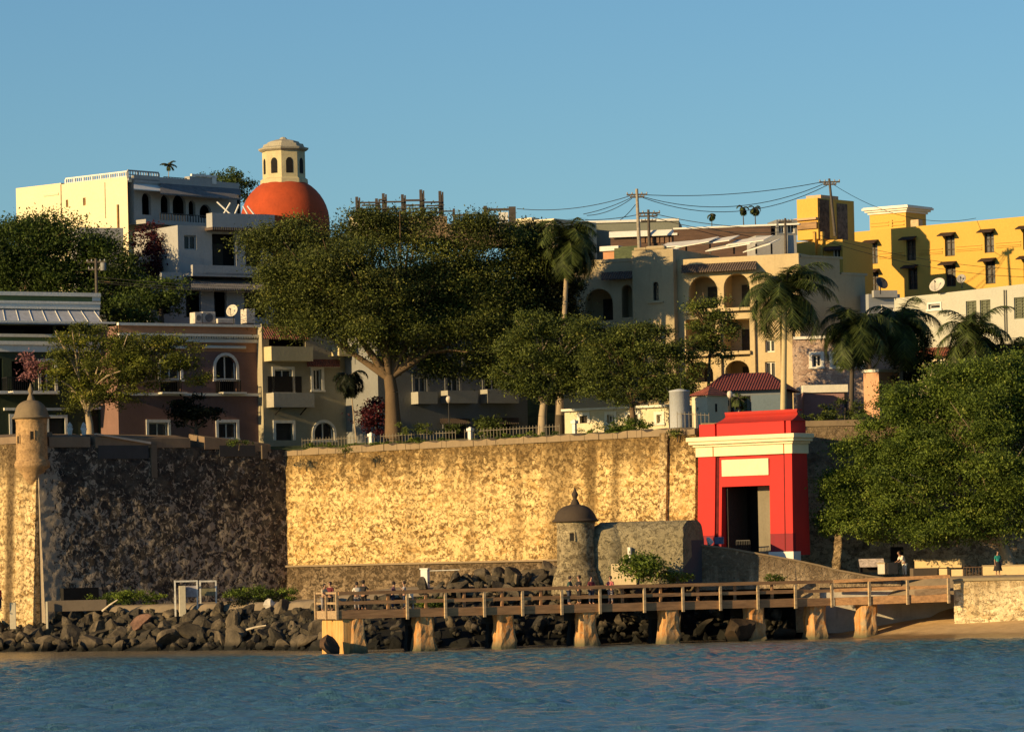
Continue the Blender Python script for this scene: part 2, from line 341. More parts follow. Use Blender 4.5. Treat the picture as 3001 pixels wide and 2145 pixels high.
# ================================================================ SETTING
def lerp_pts(pts, x):
    if x <= pts[0][0]: return pts[0][1]
    for (a, b), (c, d) in zip(pts, pts[1:]):
        if x <= c: return b+(d-b)*(x-a)/(c-a)
    return pts[-1][1]
SHORE = [(-400, 330), (-60, 300), (-35, 283), (-18, 270.5), (-13, 263), (-5, 261), (5, 264.5), (12, 268.5), (17, 268.5), (21, 266), (24, 262), (28, 258), (32, 256), (60, 251), (400, 238)]
BANK = [(-400, 340), (-60, 306), (-35, 288), (-30, 286.2), (-18, 277), (-12, 269.5), (0, 269), (10, 273.5), (16, 275), (20, 273), (28, 266.2), (60, 258), (400, 250)]
WALLY = [(-400, 570), (-33.2, 287), (-16.45, 298), (12.6, 276.9), (60, 279.3), (400, 300)]
BEACH_X = 17.0
pz = lambda x: lerp_pts([(-36, 2.2), (-31, 3.0), (-14, 3.1), (-8, 3.85)], x)
# water: one sheet, real waves where it is seen
def make_water():
    xs = np.concatenate([np.linspace(-2500, -60, 8), np.arange(-40, 40.1, .2), np.linspace(60, 2500, 8)])
    ys = np.concatenate([np.linspace(-1500, 60, 6), np.arange(104, 288, .3), np.linspace(300, 900, 3)])
    X, Y = np.meshgrid(xs, ys); H = np.zeros_like(X)
    for i in range(60):
        lam = 0.8*1.024**i; k = 2*math.pi/lam; th = RNG.normal(math.pi*.5, .7); ph = RNG.uniform(0, 6.28)
        amp = .0092*lam**.7
        H += amp*(lambda q: np.sin(q)+.3*np.sin(2*q+1.5))(k*(X*math.cos(th)+Y*math.sin(th))+ph+1.2*np.sin(X*.11+Y*.07+ph))
    gust = .75+.35*np.sin(X*.09+2.1*np.sin(Y*.05))*np.sin(Y*.13+1.3*np.sin(X*.05))
    calm = np.clip((272-Y)/34, .25, 1)
    H *= gust*calm*((np.abs(X) < 40.2) & (Y > 100) & (Y < 289))
    n, m = X.shape; v = np.stack([X, Y, H], -1).reshape(-1, 3)
    i = np.arange(n*m).reshape(n, m); q = np.stack([i[:-1, :-1], i[:-1, 1:], i[1:, 1:], i[1:, :-1]], -1).reshape(-1, 4)
    me = bpy.data.meshes.new('water'); me.from_pydata(v.tolist(), [], q.tolist()); me.polygons.foreach_set('use_smooth', [True]*len(q))
    mt, nt, b = newmat('sea_water'); v = coords(nt, (1.0, .45, 1), True)
    n1 = noise_t(nt, v, 3.4, 5, .7); n2 = noise_t(nt, coords(nt, (.05, .16, 1), True), 1.0, 4, .6)
    b.inputs['Base Color'].default_value = (.018, .055, .085, 1); b.inputs['Roughness'].default_value = .20; b.inputs['IOR'].default_value = 1.33
    g = N(nt, 'ShaderNodeNewGeometry'); sp = N(nt, 'ShaderNodeSeparateXYZ'); nt.links.new(g.outputs['Position'], sp.inputs[0])
    sh = N(nt, 'ShaderNodeMath', operation='MULTIPLY_ADD'); nt.links.new(n2, sh.inputs[0]); sh.inputs[1].default_value = 26; nt.links.new(sp.outputs[1], sh.inputs[2])
    mr = N(nt, 'ShaderNodeMapRange'); nt.links.new(sh.outputs[0], mr.inputs[0]); mr.inputs[1].default_value = 258; mr.inputs[2].default_value = 275
    o = mixc(nt, mr.outputs[0], (.05, .125, .165), (.16, .13, .085)); nt.links.new(o, b.inputs['Base Color'])
    bump(nt, b, n1, 1.0, .12)
    me.materials.append(mt); me.update(); o = link(bpy.data.objects.new('water', me)); tag(o, kind='structure')
make_water()
def sandmat():
    m, nt, b = newmat('beach_sand'); n1 = noise_t(nt, coords(nt), 1.2, 5, .7); n2 = noise_t(nt, coords(nt, (.3, 1, 1)), .9, 4); o = mixc(nt, ramp(nt, n1, [(.35, 0), (.7, 1)]), (.40, .26, .115), (.55, .37, .17))
    sp = N(nt, 'ShaderNodeSeparateXYZ'); nt.links.new(coords(nt), sp.inputs[0]); a = N(nt, 'ShaderNodeMath', operation='MULTIPLY_ADD'); nt.links.new(n2, a.inputs[0]); a.inputs[1].default_value = .35; nt.links.new(sp.outputs[2], a.inputs[2])
    mr = N(nt, 'ShaderNodeMapRange'); nt.links.new(a.outputs[0], mr.inputs[0]); mr.inputs[1].default_value = .50; mr.inputs[2].default_value = .30; o = mixc(nt, mr.outputs[0], o, (.20, .13, .065)); nt.links.new(o, b.inputs['Base Color'])
    rr = mixc(nt, mr.outputs[0], (.9, .9, .9), (.35, .35, .35)); nt.links.new(rr, b.inputs['Roughness']); bump(nt, b, n1, .6, .08); return m
SAND = sandmat()
BANKM = rockmat('bank_rubble', (.02, .018, .014), (.03, .026, .02), 1.25)
def strip(name, xs, rows, mat):
    """sheet over columns xs; rows = list of functions x -> (y, z)"""
    vs = [(x, *r(x)) for r in rows for x in xs]; n = len(xs)
    fs = [(k*n+i, k*n+i+1, (k+1)*n+i+1, (k+1)*n+i) for k in range(len(rows)-1) for i in range(n-1)]
    m = MB().add(vs, fs, True); o = m.build(name, mat); tag(o, kind='structure'); return o
def arange(a, b, s):
    n = max(1, round((b-a)/s)); return [a+(b-a)*i/n for i in range(n+1)]
sy = lambda x: lerp_pts(SHORE, x)
by = lambda x: lerp_pts(BANK, x)
wy = lambda x: lerp_pts(WALLY, x)
strip('beach', arange(BEACH_X, 200, 1.0), [lambda x: (sy(x)-14, -.9), lambda x: (sy(x)-.6, -.03), lambda x: (sy(x)+.6, .04), lambda x: (sy(x)+5, .55+.05*math.sin(x)), lambda x: (sy(x)+10, 1.2), lambda x: (max(by(x)+.2, sy(x)+11), 1.72), lambda x: (max(by(x)+.9, sy(x)+12), 1.8)], SAND)
strip('seabed', arange(-250, BEACH_X+3, 1.5), [lambda x: (sy(x)-30, -3), lambda x: (sy(x)-1, -.4), lambda x: (sy(x)+1, .3), lambda x: (by(x)+.2, pz(x)-.5)], BANKM)
PAVE = plain('promenade_paving', (.22, .17, .11), .9, var=.2, sc_=.8)
strip('promenade', arange(-150, 150, 2.0), [lambda x: (by(x)-1.0, pz(x)-1.6), lambda x: (by(x)+.5, pz(x)-.15), lambda x: (by(x)+.9, pz(x)), lambda x: (max(wy(x)+1.5, by(x)+1.5), pz(x)+.02)], PAVE)
GRASSG = plain('hill_turf', (.035, .05, .013), .95, var=.5, sc_=1.5)
def hz(x, y):
    t = (y-316)/18
    return 14.3+ (0 if t < 0 else min(1, t)**1.2*(13+ (3 if x < 0 else 0)))+ (max(0, (y-340))*.012)
strip('hillside', arange(-180, 180, 3.0), [lambda x: (wy(x)+.9, 13.6), lambda x: (wy(x)+2.6, 14.3), lambda x: (wy(x)+4, 14.3)] + [(lambda x, q=q: (wy(x)+4+q, hz(x, wy(x)+4+q))) for q in (6, 12, 20, 26, 34, 45, 70, 130, 400, 1500)], GRASSG)
# ================================================================ FORTRESS WALLS
ST_LIT = masonry('rampart_masonry', (.74, .53, .24), (.50, .31, .11), (.14, .07, .018), (.15, .095, .038), z_stain=11.0, dark_amt=.70, blotch=.28, stripes=((24.5, 1.2, .6), (27.2, .5, .85), (29.2, .45, .6), (0.15, .25, .5), (11.5, .5, .3), (17, .35, .35), (21, .4, .4)))
ST_BAST = masonry('bastion_masonry', (.70, .52, .27), (.42, .28, .12), (.13, .07, .02), (.11, .075, .04), z_stain=11.0, dark_amt=.65, stripes=((-2.6, .55, .9), (-1.2, .2, .3)))
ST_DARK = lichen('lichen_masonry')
ST_LOW = masonry('dark_low_masonry', (.27, .2, .125), (.12, .085, .05), (.035, .025, .015), (.1, .07, .04), z_stain=4.0, dark_amt=.75)
ST_BACK = masonry('weathered_masonry', (.55, .41, .25), (.28, .20, .115), (.09, .06, .03), (.19, .14, .085), z_stain=10.5, dark_amt=.6)
COPING = plaster('coping_render', (.27, .20, .12), .6)
def relief(fr, x0, x1, z0, ztop, mat, name, parent, batter=.07, res=.16, amp=.07, seed=0.0, thick=1.0):
    """masonry face with real relief; ztop may be a function of x; leans back by batter"""
    zt = ztop if callable(ztop) else (lambda x: ztop)
    zmax = max(zt(x0), zt(x1)); nx = max(2, int((x1-x0)/res)); nz = max(2, int((zmax-z0)/res)); vs = []
    for j in range(nz+1):
        for i in range(nx+1):
            x = x0+(x1-x0)*i/nx; z = z0+(zt(x)-z0)*j/nz
            a = noise.noise(Vector((x*.9+seed, z*1.5, 3.1)))*.6 + noise.noise(Vector((x*2.6+seed, z*3.4, 7.7)))*.6 + noise.noise(Vector((x*.25, z*.3+seed, 0)))*.8
            vs.append((x, (z-zmax)*batter + amp*a, z))
    n = nx+1
    m = MB().add(vs, [(j*n+i, j*n+i+1, (j+1)*n+i+1, (j+1)*n+i) for j in range(nz) for i in range(nx)], True)
    top = vs[nz*n:]; m.add(top+[(p[0], thick, p[2]) for p in top], [(i, i+1, n+i+1, n+i) for i in range(nx)])
    for c in (0, nx):
        e = [vs[j*n+c] for j in range(nz+1)]; m.add(e+[(p[0], thick, p[2]) for p in e], [(j, j+1, nz+2+j, nz+1+j) for j in range(nz)])
    return m.build(name, mat, parent)
FM = Fr(838, 298, -36)                       # main curtain wall, recedes to the left
FB = Fr(110, 287, 0); 
fl_a = math.degrees(math.atan2(298-287, FM.o.x-FB.o.x)); FB = Fr(110, 287, fl_a)     # bastion flank, in shade
FL = Fr(110, 287, -42)                       # bastion face, to the left of the corner
FRW = Fr(2052, 276.9, 2)                     # curtain behind the gate
LM = (Vector((12.6, 276.9, 0))-FM.o).dot(FM.t)
t = fthing('rampart_wall', 'sunlit golden stone curtain wall between the dark bastion and the red gate', 'wall', FM)
relief(FM, 0, LM, 2.0, lambda x: FM.m(838, 1326)[1]+(FM.m(2040, 1262)[1]-FM.m(838, 1326)[1])*x/LM, ST_LIT, 'wall_face', t, batter=.06, amp=.09)
zt0, zt1 = FM.m(838, 1326)[1], FM.m(2040, 1262)[1]
m = MB(); nn = 90; rc = random.Random(4); hs_ = [rc.uniform(.06, .26) for _ in range(nn+1)]
for q in range(nn):
    a, b_ = LM*q/nn, LM*(q+1)/nn; za, zb_ = zt0+(zt1-zt0)*q/nn, zt0+(zt1-zt0)*(q+1)/nn; o_ = rc.uniform(.0, .07)
    m.hexa([(a, -.08-o_), (b_, -.08-o_), (b_, 1.2), (a, 1.2)], [za-.25, zb_-.25, zb_-.25, za-.25], [za+hs_[q], zb_+hs_[q+1], zb_+hs_[q+1]+.1, za+hs_[q]+.1])
m.rough(.03, 1.5).build('coping', COPING, t)
xq0, xq1 = FM.m(1936, 1300)[0], FM.m(1962, 1300)[0]; QM = ST_BAST
MB().hexa([(xq0, -.98), (xq1, -.98), (xq1, .2), (xq0, .2)], 4.0, zt1-.05, [(xq0, -.16), (xq1, -.24), (xq1, .2), (xq0, .2)]).rough(.06, .8).build('quoin_strip', QM, t)
# low plinth wall in front of it, in a darker masonry colour
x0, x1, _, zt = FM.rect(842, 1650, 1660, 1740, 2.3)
t = fthing('plinth_wall', 'low dark stone wall running along the foot of the golden rampart', 'wall', FM)
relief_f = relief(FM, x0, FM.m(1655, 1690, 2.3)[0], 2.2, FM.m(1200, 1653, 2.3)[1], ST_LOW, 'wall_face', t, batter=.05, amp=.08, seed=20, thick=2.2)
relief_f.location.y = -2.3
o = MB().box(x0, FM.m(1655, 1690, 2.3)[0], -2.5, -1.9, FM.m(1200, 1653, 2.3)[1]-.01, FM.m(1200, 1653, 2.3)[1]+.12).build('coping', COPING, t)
# bastion
LB = (FM.o-FB.o).length
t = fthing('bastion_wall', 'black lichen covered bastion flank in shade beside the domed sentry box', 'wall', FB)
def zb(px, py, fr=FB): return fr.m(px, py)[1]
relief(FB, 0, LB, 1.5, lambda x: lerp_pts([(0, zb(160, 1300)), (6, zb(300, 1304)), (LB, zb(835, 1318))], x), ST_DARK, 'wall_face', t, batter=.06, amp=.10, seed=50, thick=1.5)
RENDER_B = plaster('parapet_render', (.22, .155, .10), .7)
GREYR = plaster('grey_patch', (.05, .05, .052), .6)
# parapet merlons with sloped tops: (px0, py top0, px1, py top1)
xa = lambda px: FB.m(px, 1290)[0]
mer = [(142, 1268, 262, 1268, 1300), (278, 1268, 555, 1272, 1302), (597, 1268, 700, 1280, 1306), (700, 1280, 790, 1290, 1312)]
for i, (p0, y0_, p1, y1_, yb_) in enumerate(mer):
    a, b_ = xa(p0), xa(p1); z0_ = zb((p0+p1)/2, yb_)-.25; za, zc = zb(p0, y0_), zb(p1, y1_)
    MB().hexa([(a, -.12), (b_, -.12), (b_, 2.2), (a, 2.2)], [z0_]*4, [za-.3, zc-.3, zc+.0, za+.0]).build('merlon', RENDER_B, t)
for p0, p1, y0_, y1_ in ((285, 432, 1305, 1345), (640, 745, 1305, 1338)):
    a, b_ = xa(p0), xa(p1); box('patch', GREYR, t, a, b_, -.13, .3, zb(p0, y1_), zb(p0, y0_))
MB().hexa([(xa(278), -.35), (xa(436), -.35), (xa(436), .1), (xa(278), .1)], [zb(285, 1274), zb(430, 1302), zb(430, 1302), zb(285, 1274)], [zb(285, 1270), zb(430, 1295), zb(430, 1295), zb(285, 1270)]).build('weathered_ledge', plaster('bleached_render', (.5, .42, .33), .6), t)
for p0, yt_, yb_ in ((438, 1300, 1400), (762, 1305, 1345)):
    box('pier_stone', plaster('pale_quoin', (.14, .11, .08), .8), t, xa(p0), xa(p0+16), -.28, .2, zb(p0, yb_), zb(p0, yt_))
a, b_ = FB.m(165, 1740)[0], FB.m(268, 1740)[0]; zz = zb(200, 1760)
m = MB(); m.box(a, b_, -1.12, -.2, zz-.5, zz+.9); 
m.build('low_opening', DARK, t)
t = fthing('bastion_wall', 'golden lit bastion face at the far left edge below the domed sentry box', 'wall', FL)
relief(FL, -16, 0.03, 1.2, lambda x: FL.m(30, 1300)[1], ST_BAST, 'wall_face', t, batter=.06, amp=.07, seed=90, thick=1.5)
MB().hexa([(-16, -.1), (-.6, -.1), (-.6, 2), (-16, 2)], [FL.m(30, 1300)[1]-.02]*4, [FL.m(30, 1268)[1]-.3]*2+[FL.m(30, 1268)[1]]*2).build('coping', RENDER_B, t)
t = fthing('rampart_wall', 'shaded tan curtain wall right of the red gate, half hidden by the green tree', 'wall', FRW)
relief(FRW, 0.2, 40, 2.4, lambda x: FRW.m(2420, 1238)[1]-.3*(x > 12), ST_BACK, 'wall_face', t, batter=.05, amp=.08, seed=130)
box('coping', COPING, t, .2, 40, -.1, 1.1, FRW.m(2420, 1238)[1]-.25, FRW.m(2420, 1232)[1])
# ---------------------------------------------------------------- sentry boxes
def sentry(name, label, px, d, py_base, py_eave, r_px, py_dome, py_tip, stone, domem, corbel, slits, nseg=28, az=0):
    s = d/F; c = P(px, (py_base+py_eave)/2, d); zB = P(px, py_base, d).z; zE = P(px, py_eave, d).z; zD = P(px, py_dome, d).z; zT = P(px, py_tip, d).z; r = r_px*s
    t = thing(name, label, 'sentry box', (c.x, c.y, zB), R(az)); H = zE-zB; D = zD-zE
    prof = [(r*1.10, 0), (r*1.10, H*.04), (r*1.03, H*.06)]+[(r*(1-.02*q/14), H*(.08+.84*q/14)) for q in range(15)]+[(r*1.02, H-.1), (r*1.03, H)]
    MB().lathe(prof, nseg*2).rough(.035, 2.2, px).build('body', stone, t)
    MB().lathe([(r*1.04, H), (r*1.2, H+.03), (r*1.24, H+.12), (r*1.12, H+.18)], nseg).build('eave_moulding', domem, t)
    dp = [(r*1.14, H+.15)] + [(r*1.08*math.cos(k*math.pi/18)**.8, H+.15+(D-.15)*math.sin(k*math.pi/18)) for k in range(1, 9)] + [(.03, H+D)]
    MB().lathe(dp, nseg*2).rough(.04, 1.8, px).build('dome', domem, t)
    Tt = zT-zB-H-D; zz = H+D-.1
    MB().lathe([(r*.30, zz-.05), (r*.2, zz+Tt*.25), (r*.1, zz+Tt*.45), (r*.12, zz+Tt*.5), (r*.17, zz+Tt*.62), (r*.17, zz+Tt*.72), (r*.1, zz+Tt*.85), (.03, zz+Tt+.1)], 12).build('finial', domem, t)
    if corbel:
        MB().lathe([(r*.2, -corbel), (r*.45, -corbel*.8), (r*.62, -corbel*.62), (r*.6, -corbel*.55), (r*.85, -corbel*.42), (r*.84, -corbel*.34), (r*1.12, -corbel*.2), (r*1.14, -.02), (r*1.05, .02)], nseg).build('corbel', stone, t)
    for ang, z, ww, hh in slits:
        an = R(ang); m = MB(); rr = r*1.0; cx, cy = math.sin(an), -math.cos(an); tx, ty = math.cos(an), math.sin(an)
        ps = [(cx*(rr+o_)+tx*q, cy*(rr+o_)+ty*q) for q, o_ in ((-ww/2, -.2), (-ww/2, .012), (ww/2, .012), (ww/2, -.2))]
        m.hexa(ps, z, z+hh).build('window', DARK, t)
        m = MB()
        for q0, q1, za, zb_ in ((-ww/2-.08, -ww/2, z-.05, z+hh+.08), (ww/2, ww/2+.08, z-.05, z+hh+.08), (-ww/2, ww/2, z+hh, z+hh+.08)):
            m.hexa([(cx*(rr-.1)+tx*q0, cy*(rr-.1)+ty*q0), (cx*(rr+.03)+tx*q0, cy*(rr+.03)+ty*q0), (cx*(rr+.03)+tx*q1, cy*(rr+.03)+ty*q1), (cx*(rr-.1)+tx*q1, cy*(rr-.1)+ty*q1)], za, zb_)
        m.build('window_surround', stone, t)
    return t
SENT = masonry('sentry_stucco', (.42, .27, .13), (.30, .19, .095), (.12, .075, .035), (.13, .10, .06), dark_amt=.45, blotch=.5, bstr=.5); SDOME = plaster('sentry_dome_stucco', (.22, .165, .10), .8)
sentry('sentry_box', 'round domed sentry box corbelled on the left bastion corner', 93, 287.3, 1357, 1228, 46, 1172, 1123, SENT, SDOME, 1.5, ((8, 1.65, .24, .55), (-50, 1.4, .22, .5)))
SENT2 = masonry('guardhouse_render', (.27, .23, .145), (.20, .17, .105), (.085, .07, .045), (.12, .10, .06), dark_amt=.5, blotch=.8, bstr=1.0, gap=.03); SENT2B = masonry('sentry_masonry', (.34, .28, .17), (.19, .15, .09), (.06, .045, .03), (.13, .11, .07), dark_amt=.6, blotch=.6)
SENT2D = plaster('dark_dome', (.062, .045, .032), .7)
s2 = sentry('sentry_box', 'small dark domed sentry box at the end of the low guardhouse by the rocks', 1688, 266.5, 1672, 1530, 56, 1478, 1428, SENT2B, SENT2D, 0, ((-12, 1.95, .28, .5),))
MB().lathe([(1.7, -1.5), (1.6, -.9), (1.5, -.4), (1.42, -.2), (1.34, 0.0)], 40).rough(.15, .9).build('base', SENT2B, s2)
# guardhouse with rounded vault
FG = Fr(1860, 265.5, -22)
t = fthing('guardhouse', 'low stone guardhouse with a rounded roof between the dark domed sentry box and the gate', 'guardhouse', FG)
def vault(x0, x1, z0, z1, depth, rr, mb, n=9, flare=.0):
    prof = [(-flare, z0), (0, z0+1.2), (0, z1-rr)] + [(rr-rr*math.cos(math.pi/2*k/n), z1-rr+rr*math.sin(math.pi/2*k/n)) for k in range(1, n+1)]
    back = [(depth-rr+rr*math.sin(math.pi/2*k/n), z1-rr+rr*math.cos(math.pi/2*k/n)) for k in range(1, n+1)] + [(depth, z0)]
    pr = prof+back; k = len(pr); vs = [(x0, y, z) for y, z in pr]+[(x1, y, z) for y, z in pr]
    mb.add(vs, [(i, i+1, k+i+1, k+i) for i in range(k-1)], True); return mb.add(vs, [tuple(range(k-1, -1, -1)), tuple(range(k, 2*k))])
a, b_ = FG.m(1745, 1600)[0], FG.m(2000, 1600)[0]; zt = FG.m(1900, 1526)[1]
m = MB(); nn = 26
for q in range(nn): vault(a+(b_-a)*q/nn, a+(b_-a)*(q+1)/nn, 3.6, zt, 4.2, 1.25, m, flare=.25)
m.rough(.10, 1.3); g_ = m.build('vault', SENT2, t)
MB().lathe([(1.72, 3.5), (1.66, 5.4), (1.62, zt-1.5), (1.55, zt-1.0), (1.38, zt-.6), (1.05, zt-.28), (.6, zt-.08), (.05, zt-.02)], 44, c=(FG.m(1770, 1600, 0)[0], 1.15)).rough(.10, 1.3).build('apse', SENT2, t)
box('end_wall', plaster('shaded_end_render', (.07, .07, .08), .4), t, b_-.3, b_+.02, .02, 4.15, 3.6, zt-1.3)  # end face in shade: the shade is put into this darker colour
MB().box(FG.m(1790, 1640)[0], FG.m(1870, 1640)[0], -.42, .2, 3.6, FG.m(1800, 1652)[1]).build('sunlit_base', plaster('lit_base', (.52, .42, .26), .5), t)  # pale box for the sunlit foot; the light is in its colour
MB().box(FG.m(1845, 1640)[0], FG.m(1853, 1640)[0], -.35, .1, FG.m(1850, 1650)[1], FG.m(1850, 1603)[1]).build('stone_post', TRIM, t)
# ================================================================ RED GATE
def redpaint(name, c):
    m, nt, b = newmat(name); v = coords(nt); n = noise_t(nt, v, .8, 5, .6); n2 = noise_t(nt, coords(nt, (1.2, 1.2, .2)), 1.2, 5, .7)
    o = mixc(nt, ramp(nt, n, [(.35, 0), (.7, .6)]), c, tuple(x*.72+.01 for x in c)); o = mixc(nt, ramp(nt, n2, [(.52, 0), (.75, .55)]), o, tuple(x*.55+.012 for x in c))
    nt.links.new(o, b.inputs['Base Color']); b.inputs['Roughness'].default_value = .75; b.inputs['Specular IOR Level'].default_value = .25; bump(nt, b, noise_t(nt, v, 5, 3), .2, .03); return m
RED = redpaint('gate_red', (.56, .028, .022)); MAROON = redpaint('gate_maroon', (.24, .018, .025)); GTRIM = plaster('gate_cream', (.78, .66, .42), .2)
GCOP = redpaint('gate_roof_red', (.42, .03, .02))
FG2 = Fr(2052, 274.2, -38, py=1400)
g = fthing('city_gate', 'bright red fortress gate with cream cornice, blank cream plaque and dark doorway', 'gate', FG2)
gm = FG2.m
W0, W1 = 0.0, gm(2325, 1450)[0]; GD = 1.7
zc0, zc1 = gm(2190, 1334)[1], gm(2190, 1276)[1]       # cornice
zr = gm(2190, 1238)[1]; ztop = gm(2190, 1207)[1]; zd = gm(2190, 1424)[1]; zg = gm(2240, 1628)[1]; zdado = gm(2290, 1563)[1]; zp = gm(2290, 1616)[1]
dx0, dx1 = gm(2120, 1500)[0], gm(2258, 1500)[0]
bat = .035
def flare(z): return (zc0-z)*bat
# front with door opening; the whole face leans slightly out towards the ground
mb = MB(); xl0, xr0 = W0, W1
def fx(x, z):   # widen towards the bottom
    k = (zc0-z)*.014; return x-k if x < (W0+W1)/2 else x+k
def quadf(xa_, xb_, za, zb_): mb.quad((fx(xa_, za), -flare(za), za), (fx(xb_, za), -flare(za), za), (fx(xb_, zb_), -flare(zb_), zb_), (fx(xa_, zb_), -flare(zb_), zb_))
for xa_, xb_, za, zb_ in ((W0, dx0, zdado, zd), (dx1, W1, zdado, zd), (W0, dx0, zd, zc0), (dx0, dx1, zd, zc0), (dx1, W1, zd, zc0)): quadf(xa_, xb_, za, zb_)
for x in (dx0, dx1): mb.quad((fx(x, zg), -flare(zg), zg), (fx(x, zg), 1.1, zg), (x, 1.1, zd), (fx(x, zd), -flare(zd), zd))
mb.quad((dx0, -flare(zd), zd), (dx0, 1.1, zd), (dx1, 1.1, zd), (dx1, -flare(zd), zd))
for x in (W0, W1): mb.quad((fx(x, zg), -flare(zg), zg), (fx(x, zg), GD, zg), (x, GD, zc0), (x, 0, zc0))
mb.build('body', RED, g)
for xa_, xb_ in ((W0, dx0), (dx1, W1)): mb = MB(); quadf(xa_, xb_, zp, zdado); mb.build('dado', MAROON, g)
for xa_, xb_ in ((W0, dx0), (dx1, W1)): mb = MB(); mb.hexa([(fx(xa_, zp)-.06, -flare(zp)-.14), (fx(xb_, zp)+(.06 if xb_ == W1 else -.01), -flare(zp)-.14), (fx(xb_, zp)+(.06 if xb_ == W1 else -.01), .5), (fx(xa_, zp)-.06, .5)], zg-1.2, zp); mb.build('plinth', TRIM, g)
# pilasters, standing proud of the face; the grooves beside them are painted shade
px_g = [(2052, 2102), (2305, 2325)]
for (p0, p1), nm in zip(px_g, 'ab'):
    xa_, xb_ = (gm(p0, 1450)[0], gm(p1, 1450)[0]); out = .12; xa_ = W0 if nm == 'a' else xa_; xb_ = W1 if nm == 'b' else xb_
    for za, zb_, mt in ((zdado, zc0-.002, RED), (zp+.002, zdado, MAROON)):
        m2 = MB(); c_ = []
        for z in (za, zb_):
            k = (zc0-z)*.014*(-1 if nm == 'a' else 1); c_.append([(xa_+k-(.03 if nm == 'a' else 0), -flare(z)-out), (xb_+k+(.03 if nm == 'b' else 0), -flare(z)-out), (xb_+k+(.03 if nm == 'b' else 0), -flare(z)+.2), (xa_+k-(.03 if nm == 'a' else 0), -flare(z)+.2)])
        m2.hexa(c_[0], za, zb_, c_[1]).build('pilaster', mt, g)
GRO = plain('painted_groove_shade', (.10, .008, .008), .9)  # dark strips on the face paint in the shade of the grooves
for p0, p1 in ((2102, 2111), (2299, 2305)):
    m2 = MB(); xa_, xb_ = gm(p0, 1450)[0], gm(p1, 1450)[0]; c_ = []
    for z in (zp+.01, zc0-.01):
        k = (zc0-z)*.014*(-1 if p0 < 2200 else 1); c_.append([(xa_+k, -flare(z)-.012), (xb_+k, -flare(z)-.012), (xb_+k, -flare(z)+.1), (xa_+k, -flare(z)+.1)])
    m2.hexa(c_[0], zp+.01, zc0-.01, c_[1]).build('groove_shade', GRO, g)
# cornice in steps following the whole front and returning on the sides
hC = zc1-zc0
def course(o_, za, zb_, mat=GTRIM, nm='cornice', mb=None): 
    mb = mb or MB(); return mb.box(W0-o_, W1+o_, -o_-.1, GD, za, zb_)
mb = MB(); course(.16, zc0, zc0+hC*.5, mb=mb); course(.30, zc0+hC*.5, zc0+hC*.62, mb=mb); course(.5, zc0+hC*.62, zc0+hC*.78, mb=mb); course(.62, zc0+hC*.78, zc1, mb=mb)
mb.build('cornice', GTRIM, g, bevel=.03)
for p0 in (2096, 2303):
    x = gm(p0, 1300)[0]; box('cornice_joint', plain('rust_joint', (.35, .10, .03), .9), g, x-.04, x+.04, -.27, -.2, zc0+.02, zc0+hC*.5-.02)
mb = MB(); mb.box(W0+.05, gm(2096, 1250)[0], -.06, GD, zc1, zr).box(gm(2102, 1250)[0], gm(2299, 1250)[0], -.06, GD-.01, zc1, zr).box(gm(2305, 1250)[0], W1-.05, -.06, GD, zc1, zr)
mb.box(gm(2090, 1250)[0], gm(2310, 1250)[0], .1, GD-.1, zc1, zr-.02)
mb.build('attic', RED, g)
# sloping concave cap
n = 7; x0_, x1_ = gm(2094, 1230)[0], W1+.05
rows = []
for k in range(n+1):
    u = k/n; zz = zr+(ztop-zr)*u; ins = .95*(1-(1-u)**2.2)*(1 if True else 1)
    rows.append((zz, ins))
vs = []; 
for zz, ins in rows: vs += [(x0_+ins*.35, -.1+ins*1.1, zz), (x1_-ins*.15, -.1+ins*1.1, zz), (x1_-ins*.15, GD-ins, zz), (x0_+ins*.35, GD-ins, zz)]
fs = []
for k in range(n):
    for i in range(4): fs.append((k*4+i, k*4+(i+1) % 4, (k+1)*4+(i+1) % 4, (k+1)*4+i))
fs.append((n*4, n*4+1, n*4+2, n*4+3)); m = MB().add(vs, fs)
m.box(x0_+.3, x1_-.1, .75, 1.3, ztop-.02, ztop+.07); m.build('roof', GCOP, g)
a, b_, c, d = FG2.rect(2118, 1345, 2255, 1394); MB().box(a, b_, -flare(c)-.09, .05, c, d).build('plaque', GTRIM, g, bevel=.02)
# door leaves and passage
WD = wood('door_wood', (.035, .028, .02)); 
box('door', WD, g, dx0+.02, dx0+(dx1-dx0)*.02+.06, .35, 2.6, zg+.02, zd-.05)
MB().box(gm(2194, 1500)[0], dx1+.1, 1.12, 1.3, zg, zd-.02).build('inner_wall', plaster('passage_render', (.22, .19, .13), .5), g)
MB().box(dx0-.2, gm(2194, 1500)[0]+.3, 3.2, 3.3, zg, zd+.4).box(dx0-.2, dx0-.1, 1.1, 3.3, zg, zd+.4).box(dx0-.2, dx1+.4, 1.1, 3.3, zd+.01, zd+.1).build('passage', DARK, g)
RAMP = MB(); 
